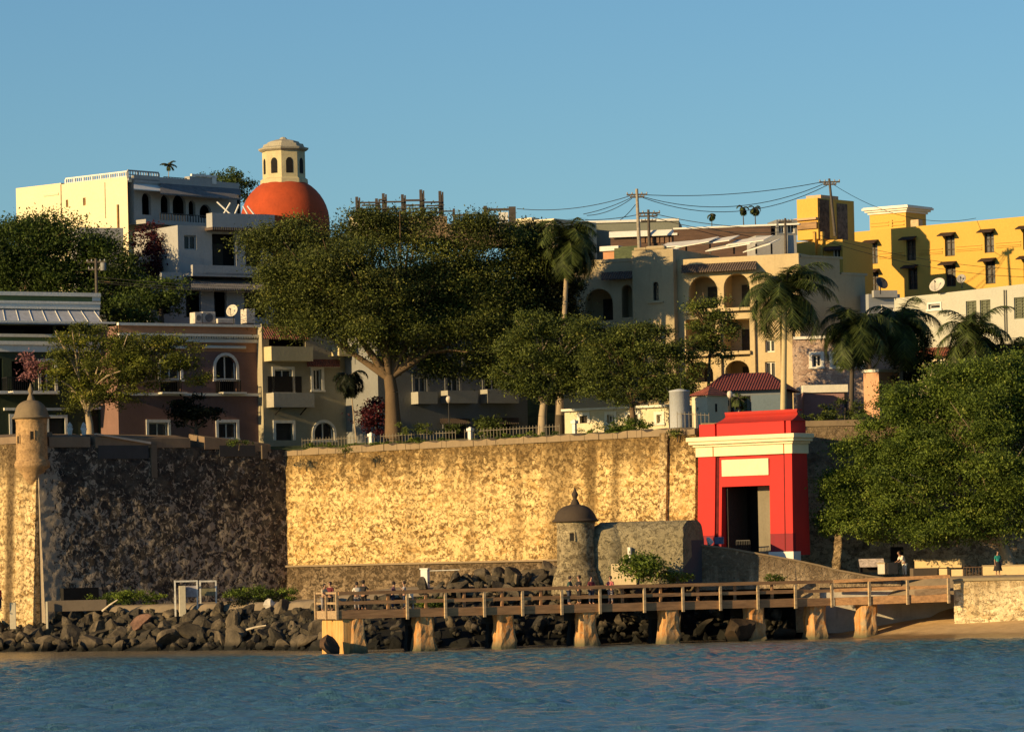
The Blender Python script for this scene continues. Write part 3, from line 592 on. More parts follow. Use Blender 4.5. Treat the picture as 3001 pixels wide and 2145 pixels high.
# ramp of the gate: falls from the doorway to the promenade on the right
FR_ = Fr(2040, 267.7, 3)
rt = lambda px, py, off=0: FR_.m(px, py, off)
pts = [(2035, 1597), (2140, 1610), (2330, 1644), (2400, 1659), (2450, 1672), (2545, 1690), (2640, 1702)]
t = fthing('ramp_wall', 'long tan parapet wall sloping down from the red gate to the promenade', 'wall', FR_)
m = MB(); cpm = MB()
for (pa, ya), (pb, yb_) in zip(pts, pts[1:]):
    (a, za), (b_, zb_) = rt(pa, ya), rt(pb, yb_)
    m.hexa([(a, -.1), (b_, -.1), (b_, .35), (a, .35)], [.4 if pa == 2330 else 3.3]*4, [za, zb_, zb_, za], [(a, 0), (b_, 0), (b_, .35), (a, .35)]); cpm.hexa([(a, -.08), (b_, -.08), (b_, .45), (a, .45)], [za+.001, zb_+.001, zb_+.001, za+.001], [za+.12, zb_+.12, zb_+.12, za+.12])
RAMPM = masonry('ramp_render', (.50, .38, .24), (.32, .24, .14), (.08, .06, .035), (.14, .1, .06), z_stain=2.6, dark_amt=.35, blotch=.6, gap=.03)
m.build('wall_face', RAMPM, t); cpm.build('coping', COPING, t)
# ramp surface behind its parapet
m = MB(); pr = [FR_.w(rt(pa, ya)[0], .3, 0) for pa, ya in pts]; zs_ = [rt(pa, ya)[1]-.55 for pa, ya in pts]
vs = [(p.x, p.y, z) for p, z in zip(pr, zs_)]+[(p.x+.6, p.y+7.5, max(z, 3.9)+.0) for p, z in zip(pr, zs_)]; k = len(pr)
o = m.add(vs, [(i, i+1, k+i+1, k+i) for i in range(k-1)]).build('ramp', PAVE); tag(o, kind='structure')
# ================================================================ SEA WALL (right)
FSW = Fr(2788, 264.8, -14)
SWM = masonry('sea_wall_render', (.80, .66, .40), (.5, .36, .18), (.16, .10, .04), (.34, .25, .14), z_stain=1.9, dark_amt=.5, blotch=.6, gap=.03)
t = fthing('sea_wall', 'pale peeling low sea wall above the sand at the right edge', 'wall', FSW)
zsw = FSW.m(2900, 1700)[1]
relief(FSW, 0, 30, .4, zsw, SWM, 'wall_face', t, batter=.03, amp=.05, seed=170, thick=.7)
box('coping', plaster('sea_coping', (.30, .24, .14), .5), t, -.05, 30, -.12, .75, zsw-.01, zsw+.16)
FSW2 = Fr(2385, 268.4, 2)
WG = plaster('whitewash', (.55, .50, .42), .9)
t = fthing('sea_wall', 'whitewashed stained sea wall behind the right end of the wooden pier', 'wall', FSW2)
relief(FSW2, 0, FSW2.m(2830, 1700)[0], .3, FSW2.m(2600, 1705)[1], WG, 'wall_face', t, batter=.02, amp=.04, seed=190, thick=.6)
# ================================================================ PIER
FP = Fr(985, 250, 25)
PX1 = FP.m(2438, 1750)[0]; PW = 3.45
WOODP = wood('pier_timber', (.36, .195, .085)); WOODL = wood('pier_end_timber', (.36, .25, .14)); POSTM = wood('post_timber', (.42, .31, .18))
pier = fthing('pier', 'long low wooden pier with rails on stained concrete piles over the water', 'pier', FP)
zf0, zf1 = FP.m(1200, 1808)[1], FP.m(1200, 1784)[1]; zrt = FP.m(1200, 1729)[1]; zrm = FP.m(1200, 1762)[1]
FP2 = Fr(2438, FP.w(PX1, 0, 0).y, -4); PX2 = FP2.m(2785, 1730)[0]; zend = FP2.m(2780, 1684)[1]
box('deck', WOODP, pier, -.02, PX1, .06, PW-.06, zf1-.14, zf1-.02)
box('fascia', WOODP, pier, 0, PX1, 0, .06, zf0, zf1); box('fascia', WOODP, pier, 0, PX1, PW-.06, PW, zf0, zf1)
box('end_fascia', WOODL, pier, -.08, -.02, -.02, PW, zf0, zf1)
for y0_, y1_ in ((-.06, .0), (PW, PW+.06)):
    box('top_rail', WOODP, pier, -.05, PX1, y0_-.09, y1_+.05, zrt-.20, zrt); box('mid_rail', WOODP, pier, 0, PX1, y0_+.01 if y0_ < 1 else PW, y1_, zrm-.10, zrm+.10)
box('end_rail', WOODL, pier, -.14, -.02, .02, PW, zrt-.13, zrt-.01); box('end_rail', WOODL, pier, -.1, -.04, .02, PW, zrm-.07, zrm+.07)
posts = [1192, 1304, 1418, 1530, 1645, 1757, 1887, 2000, 2110, 2220, 2330]
def post(x, y, z0, z1, par, m=POSTM, w_=.085): return MB().box(x-w_, x+w_, y-.07, y+.07, z0, z1).build('post', m, par, bevel=.012)
for p in posts:
    x = FP.m(p, 1760)[0]; post(x, -.075, zf0-.12, zrt-.2, pier); post(x+.25, PW+.075, zf0, zrt-.2, pier, WOODP)
for y_ in (.03, PW/2, PW): post(-.12, y_, zf0-.05, zrt+.02, pier, WOODL, .08)
# last stretch, rising to the shore
def p2(x, y, z): 
    q = FP2.w(x, y, z); r = q-FP.o; return (r.dot(FP.t), -r.dot(FP.n), z)
def seg2(name, mat, y0_, y1_, za0, za1, zb0, zb1, x0_=0.0, x1_=None):
    x1_ = PX2 if x1_ is None else x1_
    vs = [p2(x0_, y0_, za0), p2(x1_, y0_, zb0), p2(x1_, y1_, zb0), p2(x0_, y1_, za0), p2(x0_, y0_, za1), p2(x1_, y0_, zb1), p2(x1_, y1_, zb1), p2(x0_, y1_, za1)]
    return MB().add(vs, [(3, 2, 1, 0), (4, 5, 6, 7), (0, 1, 5, 4), (1, 2, 6, 5), (2, 3, 7, 6), (3, 0, 4, 7)]).build(name, mat, pier)
rise = zend-zrt
seg2('deck', WOODP, .06, PW, zf1-.14, zf1-.02, zf1-.05, zf1+.1); seg2('fascia', WOODP, 0, .06, zf0, zf1, zf0+.1, zf1+.12)
seg2('top_rail', WOODP, -.15, .0, zrt-.20, zrt, zend-.20, zend); seg2('mid_rail', WOODP, -.06, 0, zrm-.10, zrm+.10, zrm+rise*.7-.10, zrm+rise*.7+.10)
seg2('top_rail', WOODP, PW, PW+.12, zrt-.20, zrt, zend-.20, zend); seg2('mid_rail', WOODP, PW, PW+.06, zrm-.10, zrm+.10, zrm+rise*.7-.10, zrm+rise*.7+.10)
for p in (2438, 2548, 2660, 2780):
    x = FP2.m(p, 1740)[0]; u = x/PX2; q = p2(x, -.075, 0)
    MB().box(q[0]-.085, q[0]+.085, q[1]-.07, q[1]+.07, zf0-.1+u*.1, zrt-.2+rise*u).build('post', POSTM, pier, bevel=.012)
seg2('panel', wood('pier_panel', (.22, .15, .09)), -.02, .04, zf1+.001, zrm-.1, zf1+.12, zrm+rise*.5, FP2.m(2680, 1740)[0], PX2-.1)
# piles: broken concrete over timber formwork
def pilemat():
    m, nt, b = newmat('stained_concrete'); v = coords(nt); n1 = noise_t(nt, coords(nt, (3, 3, .35)), 1.6, 6, .7); n2 = noise_t(nt, v, 1.6, 6, .7)
    o = mixc(nt, ramp(nt, n1, [(.35, 0.0), (.62, 1.0)]), (.55, .36, .16), (.42, .16, .03)); o = mixc(nt, ramp(nt, n2, [(.5, 0.0), (.68, .9)]), o, (.30, .25, .16))
    sp = N(nt, 'ShaderNodeSeparateXYZ'); nt.links.new(coords(nt), sp.inputs[0]); mr = N(nt, 'ShaderNodeMapRange'); nt.links.new(sp.outputs[2], mr.inputs[0]); mr.inputs[1].default_value = .75; mr.inputs[2].default_value = .1
    o = mixc(nt, mr.outputs[0], o, (.10, .09, .045)); nt.links.new(o, b.inputs['Base Color']); b.inputs['Roughness'].default_value = .85; bump(nt, b, n2, .8, .12); return m
PILE = pilemat()
DKP = plain('shaded_back_pile', (.014, .012, .01), .9)  # near-black colour paints the under-deck shade onto the back row
def pile(x, y, wx, wy_, ztop_, seed, base=.22, parent=None, ox=None):
    """irregular column: wobbly square section that swells at the foot"""
    rs = random.Random(seed); n = 16; m = MB(); rings = []; lv = [-.8, -.2, .15, .5, .9, 1.3, 1.7, ztop_]
    for z in lv:
        k = 1+ (base*max(0, (1-z)/1.0) if z < 1 else 0)*(.7+.5*rs.random()); sx_, sy_ = rs.uniform(-.05, .05), rs.uniform(-.05, .05)
        for i in range(n):
            t_ = 2*math.pi*i/n+.2; c_, s_ = math.cos(t_), math.sin(t_); q = .5/max(abs(c_), abs(s_))*.92
            j = 1+.07*rs.uniform(-1, 1); rings.append((x+sx_+c_*q*wx*k*j, y+sy_+s_*q*wy_*k*j, z))
    fs = [(a*n+i, a*n+(i+1) % n, (a+1)*n+(i+1) % n, (a+1)*n+i) for a in range(len(lv)-1) for i in range(n)]
    m.add(rings, fs); m.add(rings[-n:], [tuple(range(n))]); return m.build('pile', PILE, parent or pier, bevel=.03)
for i, p in enumerate((1247, 1485, 1727, 1968, 2220)):
    x = FP.m(p, 1860)[0]; pile(x+.1, .62, 1.3, 1.15, zf0-.003, i); pile(x+.3, 2.7, .9, .8, zf0-.003, 40+i).data.materials[0] = DKP; box('crossbeam', plain('dark_beam', (.03, .025, .02), .9), pier, x-.15, x+.4, .15, PW-.1, zf0-.55, zf0-.005)
pile(FP.m(2398, 1850)[0]+.2, .8, 1.3, 1.4, zf0-.003, 11); 
x = FP2.m(2538, 1820)[0]; q = p2(x, .8, 0); pile(q[0], q[1], 1.2, 1.4, zf0, 12)
# the first pile is a board-marked block with a clean lit end face
m = MB(); m.hexa([(.25, .0), (1.65, .0), (1.65, 3.5), (.25, 3.5)], -.8, zf0-.02, [(.3, .1), (1.55, .1), (1.55, 3.5), (.3, 3.5)])
FORM = wood('board_marked_concrete', (.50, .30, .12)); 
fm, nt, b = newmat('rust_streaked_concrete'); n1 = noise_t(nt, coords(nt, (6, 3.5, .3)), 1.2, 5, .7)
nt.links.new(ramp(nt, n1, [(.3, (.28, .11, .02)), (.5, (.55, .30, .09)), (.7, (.62, .40, .16))]), b.inputs['Base Color']); b.inputs['Roughness'].default_value = .9; bump(nt, b, n1, .7, .06)
m.build('end_block', fm, pier); pile(1.25, .5, 1.1, 1.1, zf0-.02, 33, base=.5)
# ================================================================ ROCKS
ROCKM = rockmat('riprap_stone', (.042, .038, .030), (.18, .14, .09), .3)
ROCKW = rockmat('tidal_shade_stone', (.042, .038, .030), (.18, .14, .09), 1.15)  # black band raised so the colour carries the shade under the pier
protos = []; protosW = []
for k in range(14):
    rs = random.Random(k*7+1); bm_v = []
    import bmesh
    bm = bmesh.new(); bmesh.ops.create_icosphere(bm, subdivisions=3, radius=.5)
    cuts = [Vector((rs.gauss(0, 1), rs.gauss(0, 1), rs.gauss(0, 1))).normalized() for _ in range(11)]; ds = [rs.uniform(.20, .40) for _ in cuts]
    for v in bm.verts:
        for c_, d_ in zip(cuts, ds):
            e = v.co.dot(c_)
            if e > d_: v.co -= c_*(e-d_)
        v.co *= 1+.16*noise.noise(v.co*2.2+Vector((k, 0, 0)))+.07*noise.noise(v.co*7+Vector((0, k, 0)))
    me = bpy.data.meshes.new('boulder'); bm.to_mesh(me); bm.free(); me.materials.append(ROCKM); protos.append(me); mw = me.copy(); mw.materials[0] = ROCKW; protosW.append(mw)
def rock(X, Y, Z, s, lab=None, mat=None, rs=random, grp='boulders heaped along the shore'):
    o = bpy.data.objects.new('boulder', rs.choice(protosW if -11.5 < X < 17.5 and not mat else protos)); link(o)
    if mat: o.data = o.data.copy(); o.data.materials[0] = mat
    o.location = (X, Y, Z); o.rotation_euler = (rs.uniform(0, 6), rs.uniform(0, 6), rs.uniform(0, 6)); o.scale = (s*rs.uniform(1.0, 1.75), s*rs.uniform(.85, 1.3), s*rs.uniform(.65, 1.15))
    return tag(o, lab or 'rough dark boulder among the many heaped between water and wall', 'boulder', grp)
rs = random.Random(5); nr = 0
for row in range(6):
    u = (row+.3)/5.4
    X = -36.5+rs.uniform(0, .8)
    while X < -10.5:
        y0_, y1_ = sy(X), by(X); z1_ = pz(X)-.75; uu = min(1, max(0, u+rs.uniform(-.05, .05)))
        rock(X, y0_+(y1_-y0_)*uu, -.05+(z1_+.05)*uu, rs.choice((1.0, 1.2, 1.45, 1.75, 2.0))*(1-.2*uu), rs=rs); X += rs.uniform(.95, 1.5); nr += 1
for row in range(6):
    u = (row+.2)/5.3
    X = -10.5+rs.uniform(0, .6)
    while X < 18.5:
        y0_, y1_ = sy(X), by(X); uu = min(1.05, max(0, u+rs.uniform(-.07, .07)))
        if not (X > 15 and uu > .7): rock(X, y0_+(y1_-y0_)*uu, -.05+(2.9 if X < -6 else 4.0)*uu, rs.choice((.7, .9, 1.1, 1.4)), rs=rs); nr += 1
        X += rs.uniform(1.05, 1.6)
for k in range(38):
    X = -4.2+18.2*(k+rs.random())/38; q = rs.random(); rock(X, by(X)+.2+1.3*q, 3.9+.55*q+(.25 if X < 4 else 0), rs.uniform(.9, 1.4), rs=rs); nr += 1
# small rubble in every gap: far too many to count
m = MB(); base = []
bm = bmesh.new(); bmesh.ops.create_icosphere(bm, subdivisions=1, radius=.5); bm.verts.ensure_lookup_table(); vb = [v.co.copy() for v in bm.verts]; fb = [tuple(v.index for v in f.verts) for f in bm.faces]; bm.free()
for k in range(750):
    X = rs.uniform(-37, 18); y0_, y1_ = sy(X), by(X); u = rs.random()*1.05; z1_ = pz(X)-.5 if X < -6 else 4.1
    if X > 15 and u > .7: continue
    sc_ = Vector((rs.uniform(.25, .75), rs.uniform(.25, .6), rs.uniform(.2, .45))); ro = Matrix.Rotation(rs.uniform(0, 6), 3, (rs.gauss(0, 1), rs.gauss(0, 1), rs.gauss(0, 1)+.01)); c_ = Vector((X, y0_+(y1_-y0_)*u-.2, -.05+z1_*u-.02))
    m.add([c_+ro @ Vector((v.x*sc_.x*rs.uniform(.75, 1.15), v.y*sc_.y, v.z*sc_.z*rs.uniform(.75, 1.15))) for v in vb], fb)
tag(m.build('rubble', ROCKW2 := rockmat('rubble_stone', (.05, .045, .033), (.12, .10, .068), .45)), 'loose small stones filling the gaps between the shore boulders', 'rubble', kind='stuff')
p = P(415, 1825, 281); rock(p.x, p.y-.5, p.z-.25, 1.8, 'large reddish boulder in the middle of the left rock heap', rockmat('red_stone', (.23, .13, .09), (.26, .15, .1), .3), rs, None); 
p = P(960, 1895, 249.0); o = rock(p.x, p.y-.3, .55, 1.9, 'brown wet boulder leaning against the first pier block', rockmat('brown_stone', (.10, .06, .035), (.12, .07, .04), .2), rs, None)
p = P(2165, 1868, 262); rock(p.x, p.y, .5, 2.0, 'dark brown boulder in the water under the pier', rockmat('brown_stone2', (.05, .035, .022), (.06, .04, .025), .2), rs, None)
for i, (px, py, d, s) in enumerate(((330, 1828, 281, 1.2), (790, 1785, 274, .9), (745, 1832, 273, .55))): pass
p = P(790, 1772, 275); rock(p.x, p.y, p.z, .75, 'small whitewashed stone on top of the left rock heap', WG, rs, None)
# driftwood
DW = wood('bleached_driftwood', (.5, .42, .3))
for (a, b_, d, lab) in (((465, 1868), (558, 1858), 277.5, 'pale driftwood pole lying low on the left rocks'), ((300, 1790), (345, 1757), 283, 'short grey branch propped on the rocks under the bastion'), ((722, 1845), (780, 1832), 272, 'pale driftwood plank beside the pier end rocks')):
    m = MB(); pa, pb = P(*a, d), P(*b_, d-.5); m.path([pa, (pa+pb)/2+Vector((0, 0, .04)), pb], [.09, .07, .05]); tag(m.build('driftwood', DW), lab, 'driftwood')
# ================================================================ FOLIAGE
def crown_mesh(name, lobes, n_leaf, size, mat, parent, seed=0, clump=.9, droop=0.0, shell=.5, flat=.75):
    """lobes: (centre xyz, radii xyz). Leaves gather in clumps spread through the outer volume of each lobe"""
    g = np.random.default_rng(seed); vol = np.array([l[1][0]*l[1][2]+l[1][0]*l[1][1] for l in lobes]); pr = vol/vol.sum()
    per = 70; nc = max(1, n_leaf//per); which = g.choice(len(lobes), nc, p=pr)
    C = np.array([l[0] for l in lobes])[which]; RR = np.array([l[1] for l in lobes])[which]
    dvec = g.normal(size=(nc, 3)); dvec /= np.linalg.norm(dvec, axis=1)[:, None]; rad = g.uniform(shell**3, 1.0, nc)**(1/3)*(1+.10*g.normal(size=nc).clip(-1.5, 2))
    cc = C+dvec*rad[:, None]*RR; cv = g.uniform(0, 1, nc); cs = clump*g.uniform(.55, 1.25, nc)
    ci = np.repeat(np.arange(nc), per); off = g.normal(size=(nc*per, 3))*np.array([1, 1, .5])*.55
    c = cc[ci]+off*cs[ci][:, None]; c[:, 2] -= droop*np.abs(off[:, 0])*cs[ci]
    nrm = g.normal(size=(len(c), 3))*np.array([1, 1, 1])+np.array([0, 0, flat]); nrm /= np.linalg.norm(nrm, axis=1)[:, None]
    t1 = np.cross(nrm, g.normal(size=(len(c), 3))); t1 /= np.linalg.norm(t1, axis=1)[:, None]; t2 = np.cross(nrm, t1)
    s = size*g.uniform(.6, 1.3, len(c))[:, None]
    V = np.stack([c-t1*s, c-t2*s*.48, c+t1*s, c+t2*s*.48], 1).reshape(-1, 3); nq = len(c)
    me = bpy.data.meshes.new(name); me.vertices.add(nq*4); me.vertices.foreach_set('co', V.astype(np.float32).ravel())
    me.loops.add(nq*4); me.loops.foreach_set('vertex_index', np.arange(nq*4, dtype=np.int32)); me.polygons.add(nq)
    me.polygons.foreach_set('loop_start', np.arange(0, nq*4, 4, dtype=np.int32)); me.update(calc_edges=True)
    at = me.attributes.new('var', 'FLOAT', 'POINT'); val = (cv[ci]**1.2*.84+g.uniform(0, .16, nq)).repeat(4); at.data.foreach_set('value', val.astype(np.float32))
    me.materials.append(mat); return link(bpy.data.objects.new(name, me), parent)
def inner_mass(parent, lobes, mat, k=.62):
    pass
def lobes_px(L, d, oz=0, base=None):
    out = []
    for l in L:
        px, py, rx, ry = l[:4]; dd = d+(l[4] if len(l) > 4 else 0); s = dd/F; c_ = P(px, py, dd); out.append(((c_.x-base.x, c_.y-base.y, c_.z-base.z), (rx*s, min(rx, ry*1.6)*s*.9, ry*s)))
    return out
BARK = plaster('bark', (.15, .10, .055), .9); BARKD = plaster('dark_bark', (.09, .07, .05), .7); BARKP = plaster('pale_bark', (.36, .28, .18), .6)
def tree(name, label, base_px, d, L, n, leaf, mat, trunk, bark=BARK, cat='tree', group=None, seed=0, clump=.9, droop=0, zbase=None, shell=.5, crown_name='crown', limbs=6, flat=.75):
    b0 = P(base_px[0], base_px[1], d); 
    if zbase is not None: b0.z = zbase
    t = thing(name, label, cat, b0, 0, group); lb = lobes_px(L, d, 0, b0)
    rl = random.Random(seed+77); l2 = []
    for c_, r_ in lb:
        l2.append((c_, tuple(q*.78 for q in r_)))
        for q in range(5):
            a_, e_ = rl.uniform(0, 6.28), rl.uniform(-.5, 1.2); k_ = rl.uniform(.32, .5)
            l2.append(((c_[0]+r_[0]*.78*math.cos(a_)*math.cos(e_), c_[1]+r_[1]*.78*math.sin(a_)*math.cos(e_), c_[2]+r_[2]*.8*math.sin(e_)), (r_[0]*k_, r_[1]*k_, r_[2]*k_*.62)))
    crown_mesh(crown_name, l2, n, leaf, mat, t, seed, clump, droop, .3, flat)
    if trunk:
        m = MB(); r0, pts = trunk; s = d/F; V_ = [Vector((0, 0, -.3))]+[Vector((P(x, y, d).x-b0.x, 0, P(x, y, d).z-b0.z)) for x, y in pts]
        rr = [r0*(1-.45*i/len(V_)) for i in range(len(V_))]; rr[0] = r0*1.35
        V2 = [V_[0]]; r2 = [rr[0]]
        m.path(V_, rr, 10); rs_ = random.Random(seed+3)
        top = V_[-1]; order = sorted(lb, key=lambda l: -l[1][0])[:limbs]
        for c_, r_ in order:
            e = Vector(c_); mid = (top+e)/2+Vector((rs_.uniform(-.5, .5), rs_.uniform(-.4, .4), rs_.uniform(-.4, .3))); m.path([top-Vector((0, 0, .2)), mid, e], [rr[-1]*.75, rr[-1]*.4, .05], 7)
            for q in range(4):
                e2 = e+Vector((rs_.uniform(-1, 1)*r_[0], rs_.uniform(-1, 1)*r_[1], rs_.uniform(-.6, 1)*r_[2]))*.85; m.path([mid, (mid+e2)/2+Vector((0, 0, .2)), e2], [rr[-1]*.3, .08, .03], 5)
        m.rough(.05, 1.6, seed); m.build('trunk', bark, t)
    return t
LF_BIG = leafmat('leaf_olive', (.018, .026, .007), (.14, .165, .032), (.24, .22, .05)); LF_HILL = leafmat('leaf_dark', (.022, .036, .009), (.08, .12, .018))
LF_YEL = leafmat('leaf_yellow', (.04, .05, .010), (.17, .19, .022), (.30, .25, .04)); LF_MID = leafmat('leaf_mid', (.03, .045, .012), (.14, .17, .03), (.20, .19, .04)); LF_GRN = leafmat('leaf_green', (.035, .06, .010), (.17, .23, .03), (.24, .24, .05))
LF_DRK = leafmat('leaf_deep', (.014, .018, .007), (.055, .06, .016)); LF_BLK = leafmat('leaf_black', (.006, .010, .005), (.015, .022, .008)); LF_RED = leafmat('leaf_bougainvillea', (.03, .006, .010), (.09, .015, .02)); LF_PNK = leafmat('leaf_pink', (.20, .09, .09), (.35, .16, .16))
LF_PALM = leafmat('leaf_palm', (.018, .03, .01), (.10, .13, .03))
FZ = 12.75
tree('leafy_tree', 'big spreading dark olive tree with a forked trunk behind the golden rampart', (1155, 1300), 296,
     [(760, 720, 75, 60), (860, 690, 90, 60), (930, 800, 150, 130, -2), (1050, 690, 120, 70), (1090, 830, 170, 130, -3), (1200, 690, 130, 75), (1290, 800, 160, 130), (1400, 690, 110, 60), (1440, 800, 120, 120, 1), (1520, 740, 70, 80, 2), (900, 930, 130, 90, 0), (1050, 960, 110, 90, -2), (1230, 950, 150, 110, 0), (1380, 980, 120, 120), (1470, 960, 80, 110, 1), (830, 870, 90, 70), (1290, 1070, 90, 60, 2), (1420, 1080, 70, 60, 2), (1500, 880, 70, 80, 1), (1140, 1040, 60, 40)],
     230000, .10, LF_BIG, (.60, [(1150, 1210), (1148, 1150), (1140, 1100)]), seed=3, clump=1.15, zbase=FZ, limbs=9)
tree('leafy_tree', 'dark rounded tree covering the hill below the long cream house at the left', (100, 900), 312,
     [(70, 720, 150, 95), (210, 730, 130, 100), (300, 800, 110, 100), (60, 830, 130, 90), (190, 850, 120, 80), (370, 880, 90, 90), (-30, 760, 90, 120), (380, 960, 70, 60, 1)], 80000, .12, LF_HILL, (.4, [(105, 850), (105, 800)]), seed=5, clump=1.2)
tree('leafy_tree', 'yellow green tree lit by the sun on the bastion beside the domed sentry box', (268, 1300), 293,
     [(200, 1010, 70, 50), (300, 1000, 110, 55), (420, 1010, 110, 55), (180, 1080, 65, 60), (300, 1085, 120, 75, -1), (430, 1080, 110, 70), (540, 1070, 70, 60), (250, 1150, 90, 55), (370, 1150, 70, 60), (150, 1120, 40, 40), (520, 1010, 60, 45), (240, 1200, 50, 30), (580, 1120, 45, 45)],
     42000, .09, LF_YEL, (.3, [(262, 1240), (255, 1200)]), BARKP, seed=8, clump=.6, zbase=13.0)
tree('dense_shrub', 'black green clipped shrub tree in front of the pink house', (575, 1310), 297.5,
     [(575, 1200, 65, 45), (600, 1230, 60, 35), (545, 1215, 50, 40)], 3500, .14, LF_BLK, (.16, [(575, 1250)]), BARKD, 'shrub', seed=9, clump=.5, zbase=13.0, shell=.2, crown_name='foliage')
tree('leafy_tree', 'round olive tree in the garden just right of the big forked tree', (1588, 1275), 290,
     [(1560, 960, 70, 55), (1640, 990, 90, 70), (1560, 1060, 90, 80), (1660, 1080, 80, 70), (1600, 1140, 80, 45), (1520, 1120, 60, 50), (1700, 1130, 50, 50), (1505, 1040, 50, 60), (1480, 1110, 40, 40)], 50000, .095, LF_MID, (.35, [(1590, 1220), (1595, 1170)]), BARKP, seed=12, clump=.75, zbase=FZ)
tree('leafy_tree', 'hazy light olive tree in front of the beige arcaded house', (1850, 1265), 286,
     [(1800, 1000, 70, 50), (1880, 990, 80, 50), (1800, 1080, 80, 70), (1900, 1070, 90, 75), (1970, 1050, 60, 60), (1850, 1150, 90, 50), (1950, 1140, 80, 45), (1760, 1140, 50, 50), (1740, 1050, 60, 60), (1730, 960, 50, 40), (2000, 1150, 60, 45), (2030, 1080, 45, 50)], 50000, .09, LF_MID, (.25, [(1855, 1220), (1850, 1180)]), seed=14, clump=.7, zbase=FZ)
tree('airy_tree', 'thin sparse tree against the right arches of the beige house', (2080, 1250), 290,
     [(2060, 900, 60, 50), (2110, 960, 60, 60), (2060, 990, 60, 50), (2100, 1040, 40, 30)], 8000, .10, LF_MID, (.14, [(2075, 1180), (2080, 1040)]), seed=16, clump=.6, zbase=FZ)
tree('leafy_tree', 'dark leafy tree filling the gap between the big forked tree and the beige arcaded house', (1640, 1290), 299.5,
     [(1580, 790, 60, 70), (1640, 860, 60, 60), (1570, 880, 90, 90), (1640, 930, 70, 60), (1560, 700, 50, 50), (1520, 930, 60, 80), (1560, 760, 60, 60)], 80000, .11, LF_DRK, (.35, [(1640, 1200), (1640, 1000)]), BARKD, seed=18, clump=.9, zbase=FZ)
tree('leafy_tree', 'huge bright green tree filling the right edge above the promenade', (2960, 1690), 271.5,
     [(2900, 1120, 110, 80), (2990, 1110, 90, 90), (2800, 1180, 110, 80), (2900, 1230, 150, 110, -2), (2700, 1240, 90, 70), (2620, 1330, 120, 80), (2750, 1340, 140, 110, -2), (2880, 1380, 150, 130, -3), (3000, 1300, 100, 150, -1), (2540, 1420, 110, 80), (2660, 1450, 140, 100, -2), (2480, 1500, 80, 60), (2570, 1540, 110, 60, -1), (2720, 1550, 120, 70, -2), (2850, 1530, 120, 90, -2), (2960, 1500, 100, 130, -2), (2430, 1540, 50, 35), (2560, 1240, 50, 35), (3050, 1200, 90, 120), (2650, 1190, 90, 70), (2740, 1130, 90, 60), (2840, 1100, 90, 50), (2500, 1330, 60, 50), (2440, 1440, 50, 50)],
     230000, .095, LF_GRN, (.45, [(2955, 1640), (2930, 1580)]), BARKP, seed=20, clump=.75, zbase=3.9, limbs=8)
for pa, pb, pc, lab in (((2925, 1655), (2960, 1615), (2975, 1585), 0), ((2900, 1600), (2905, 1560), (2890, 1520), 0)): pass
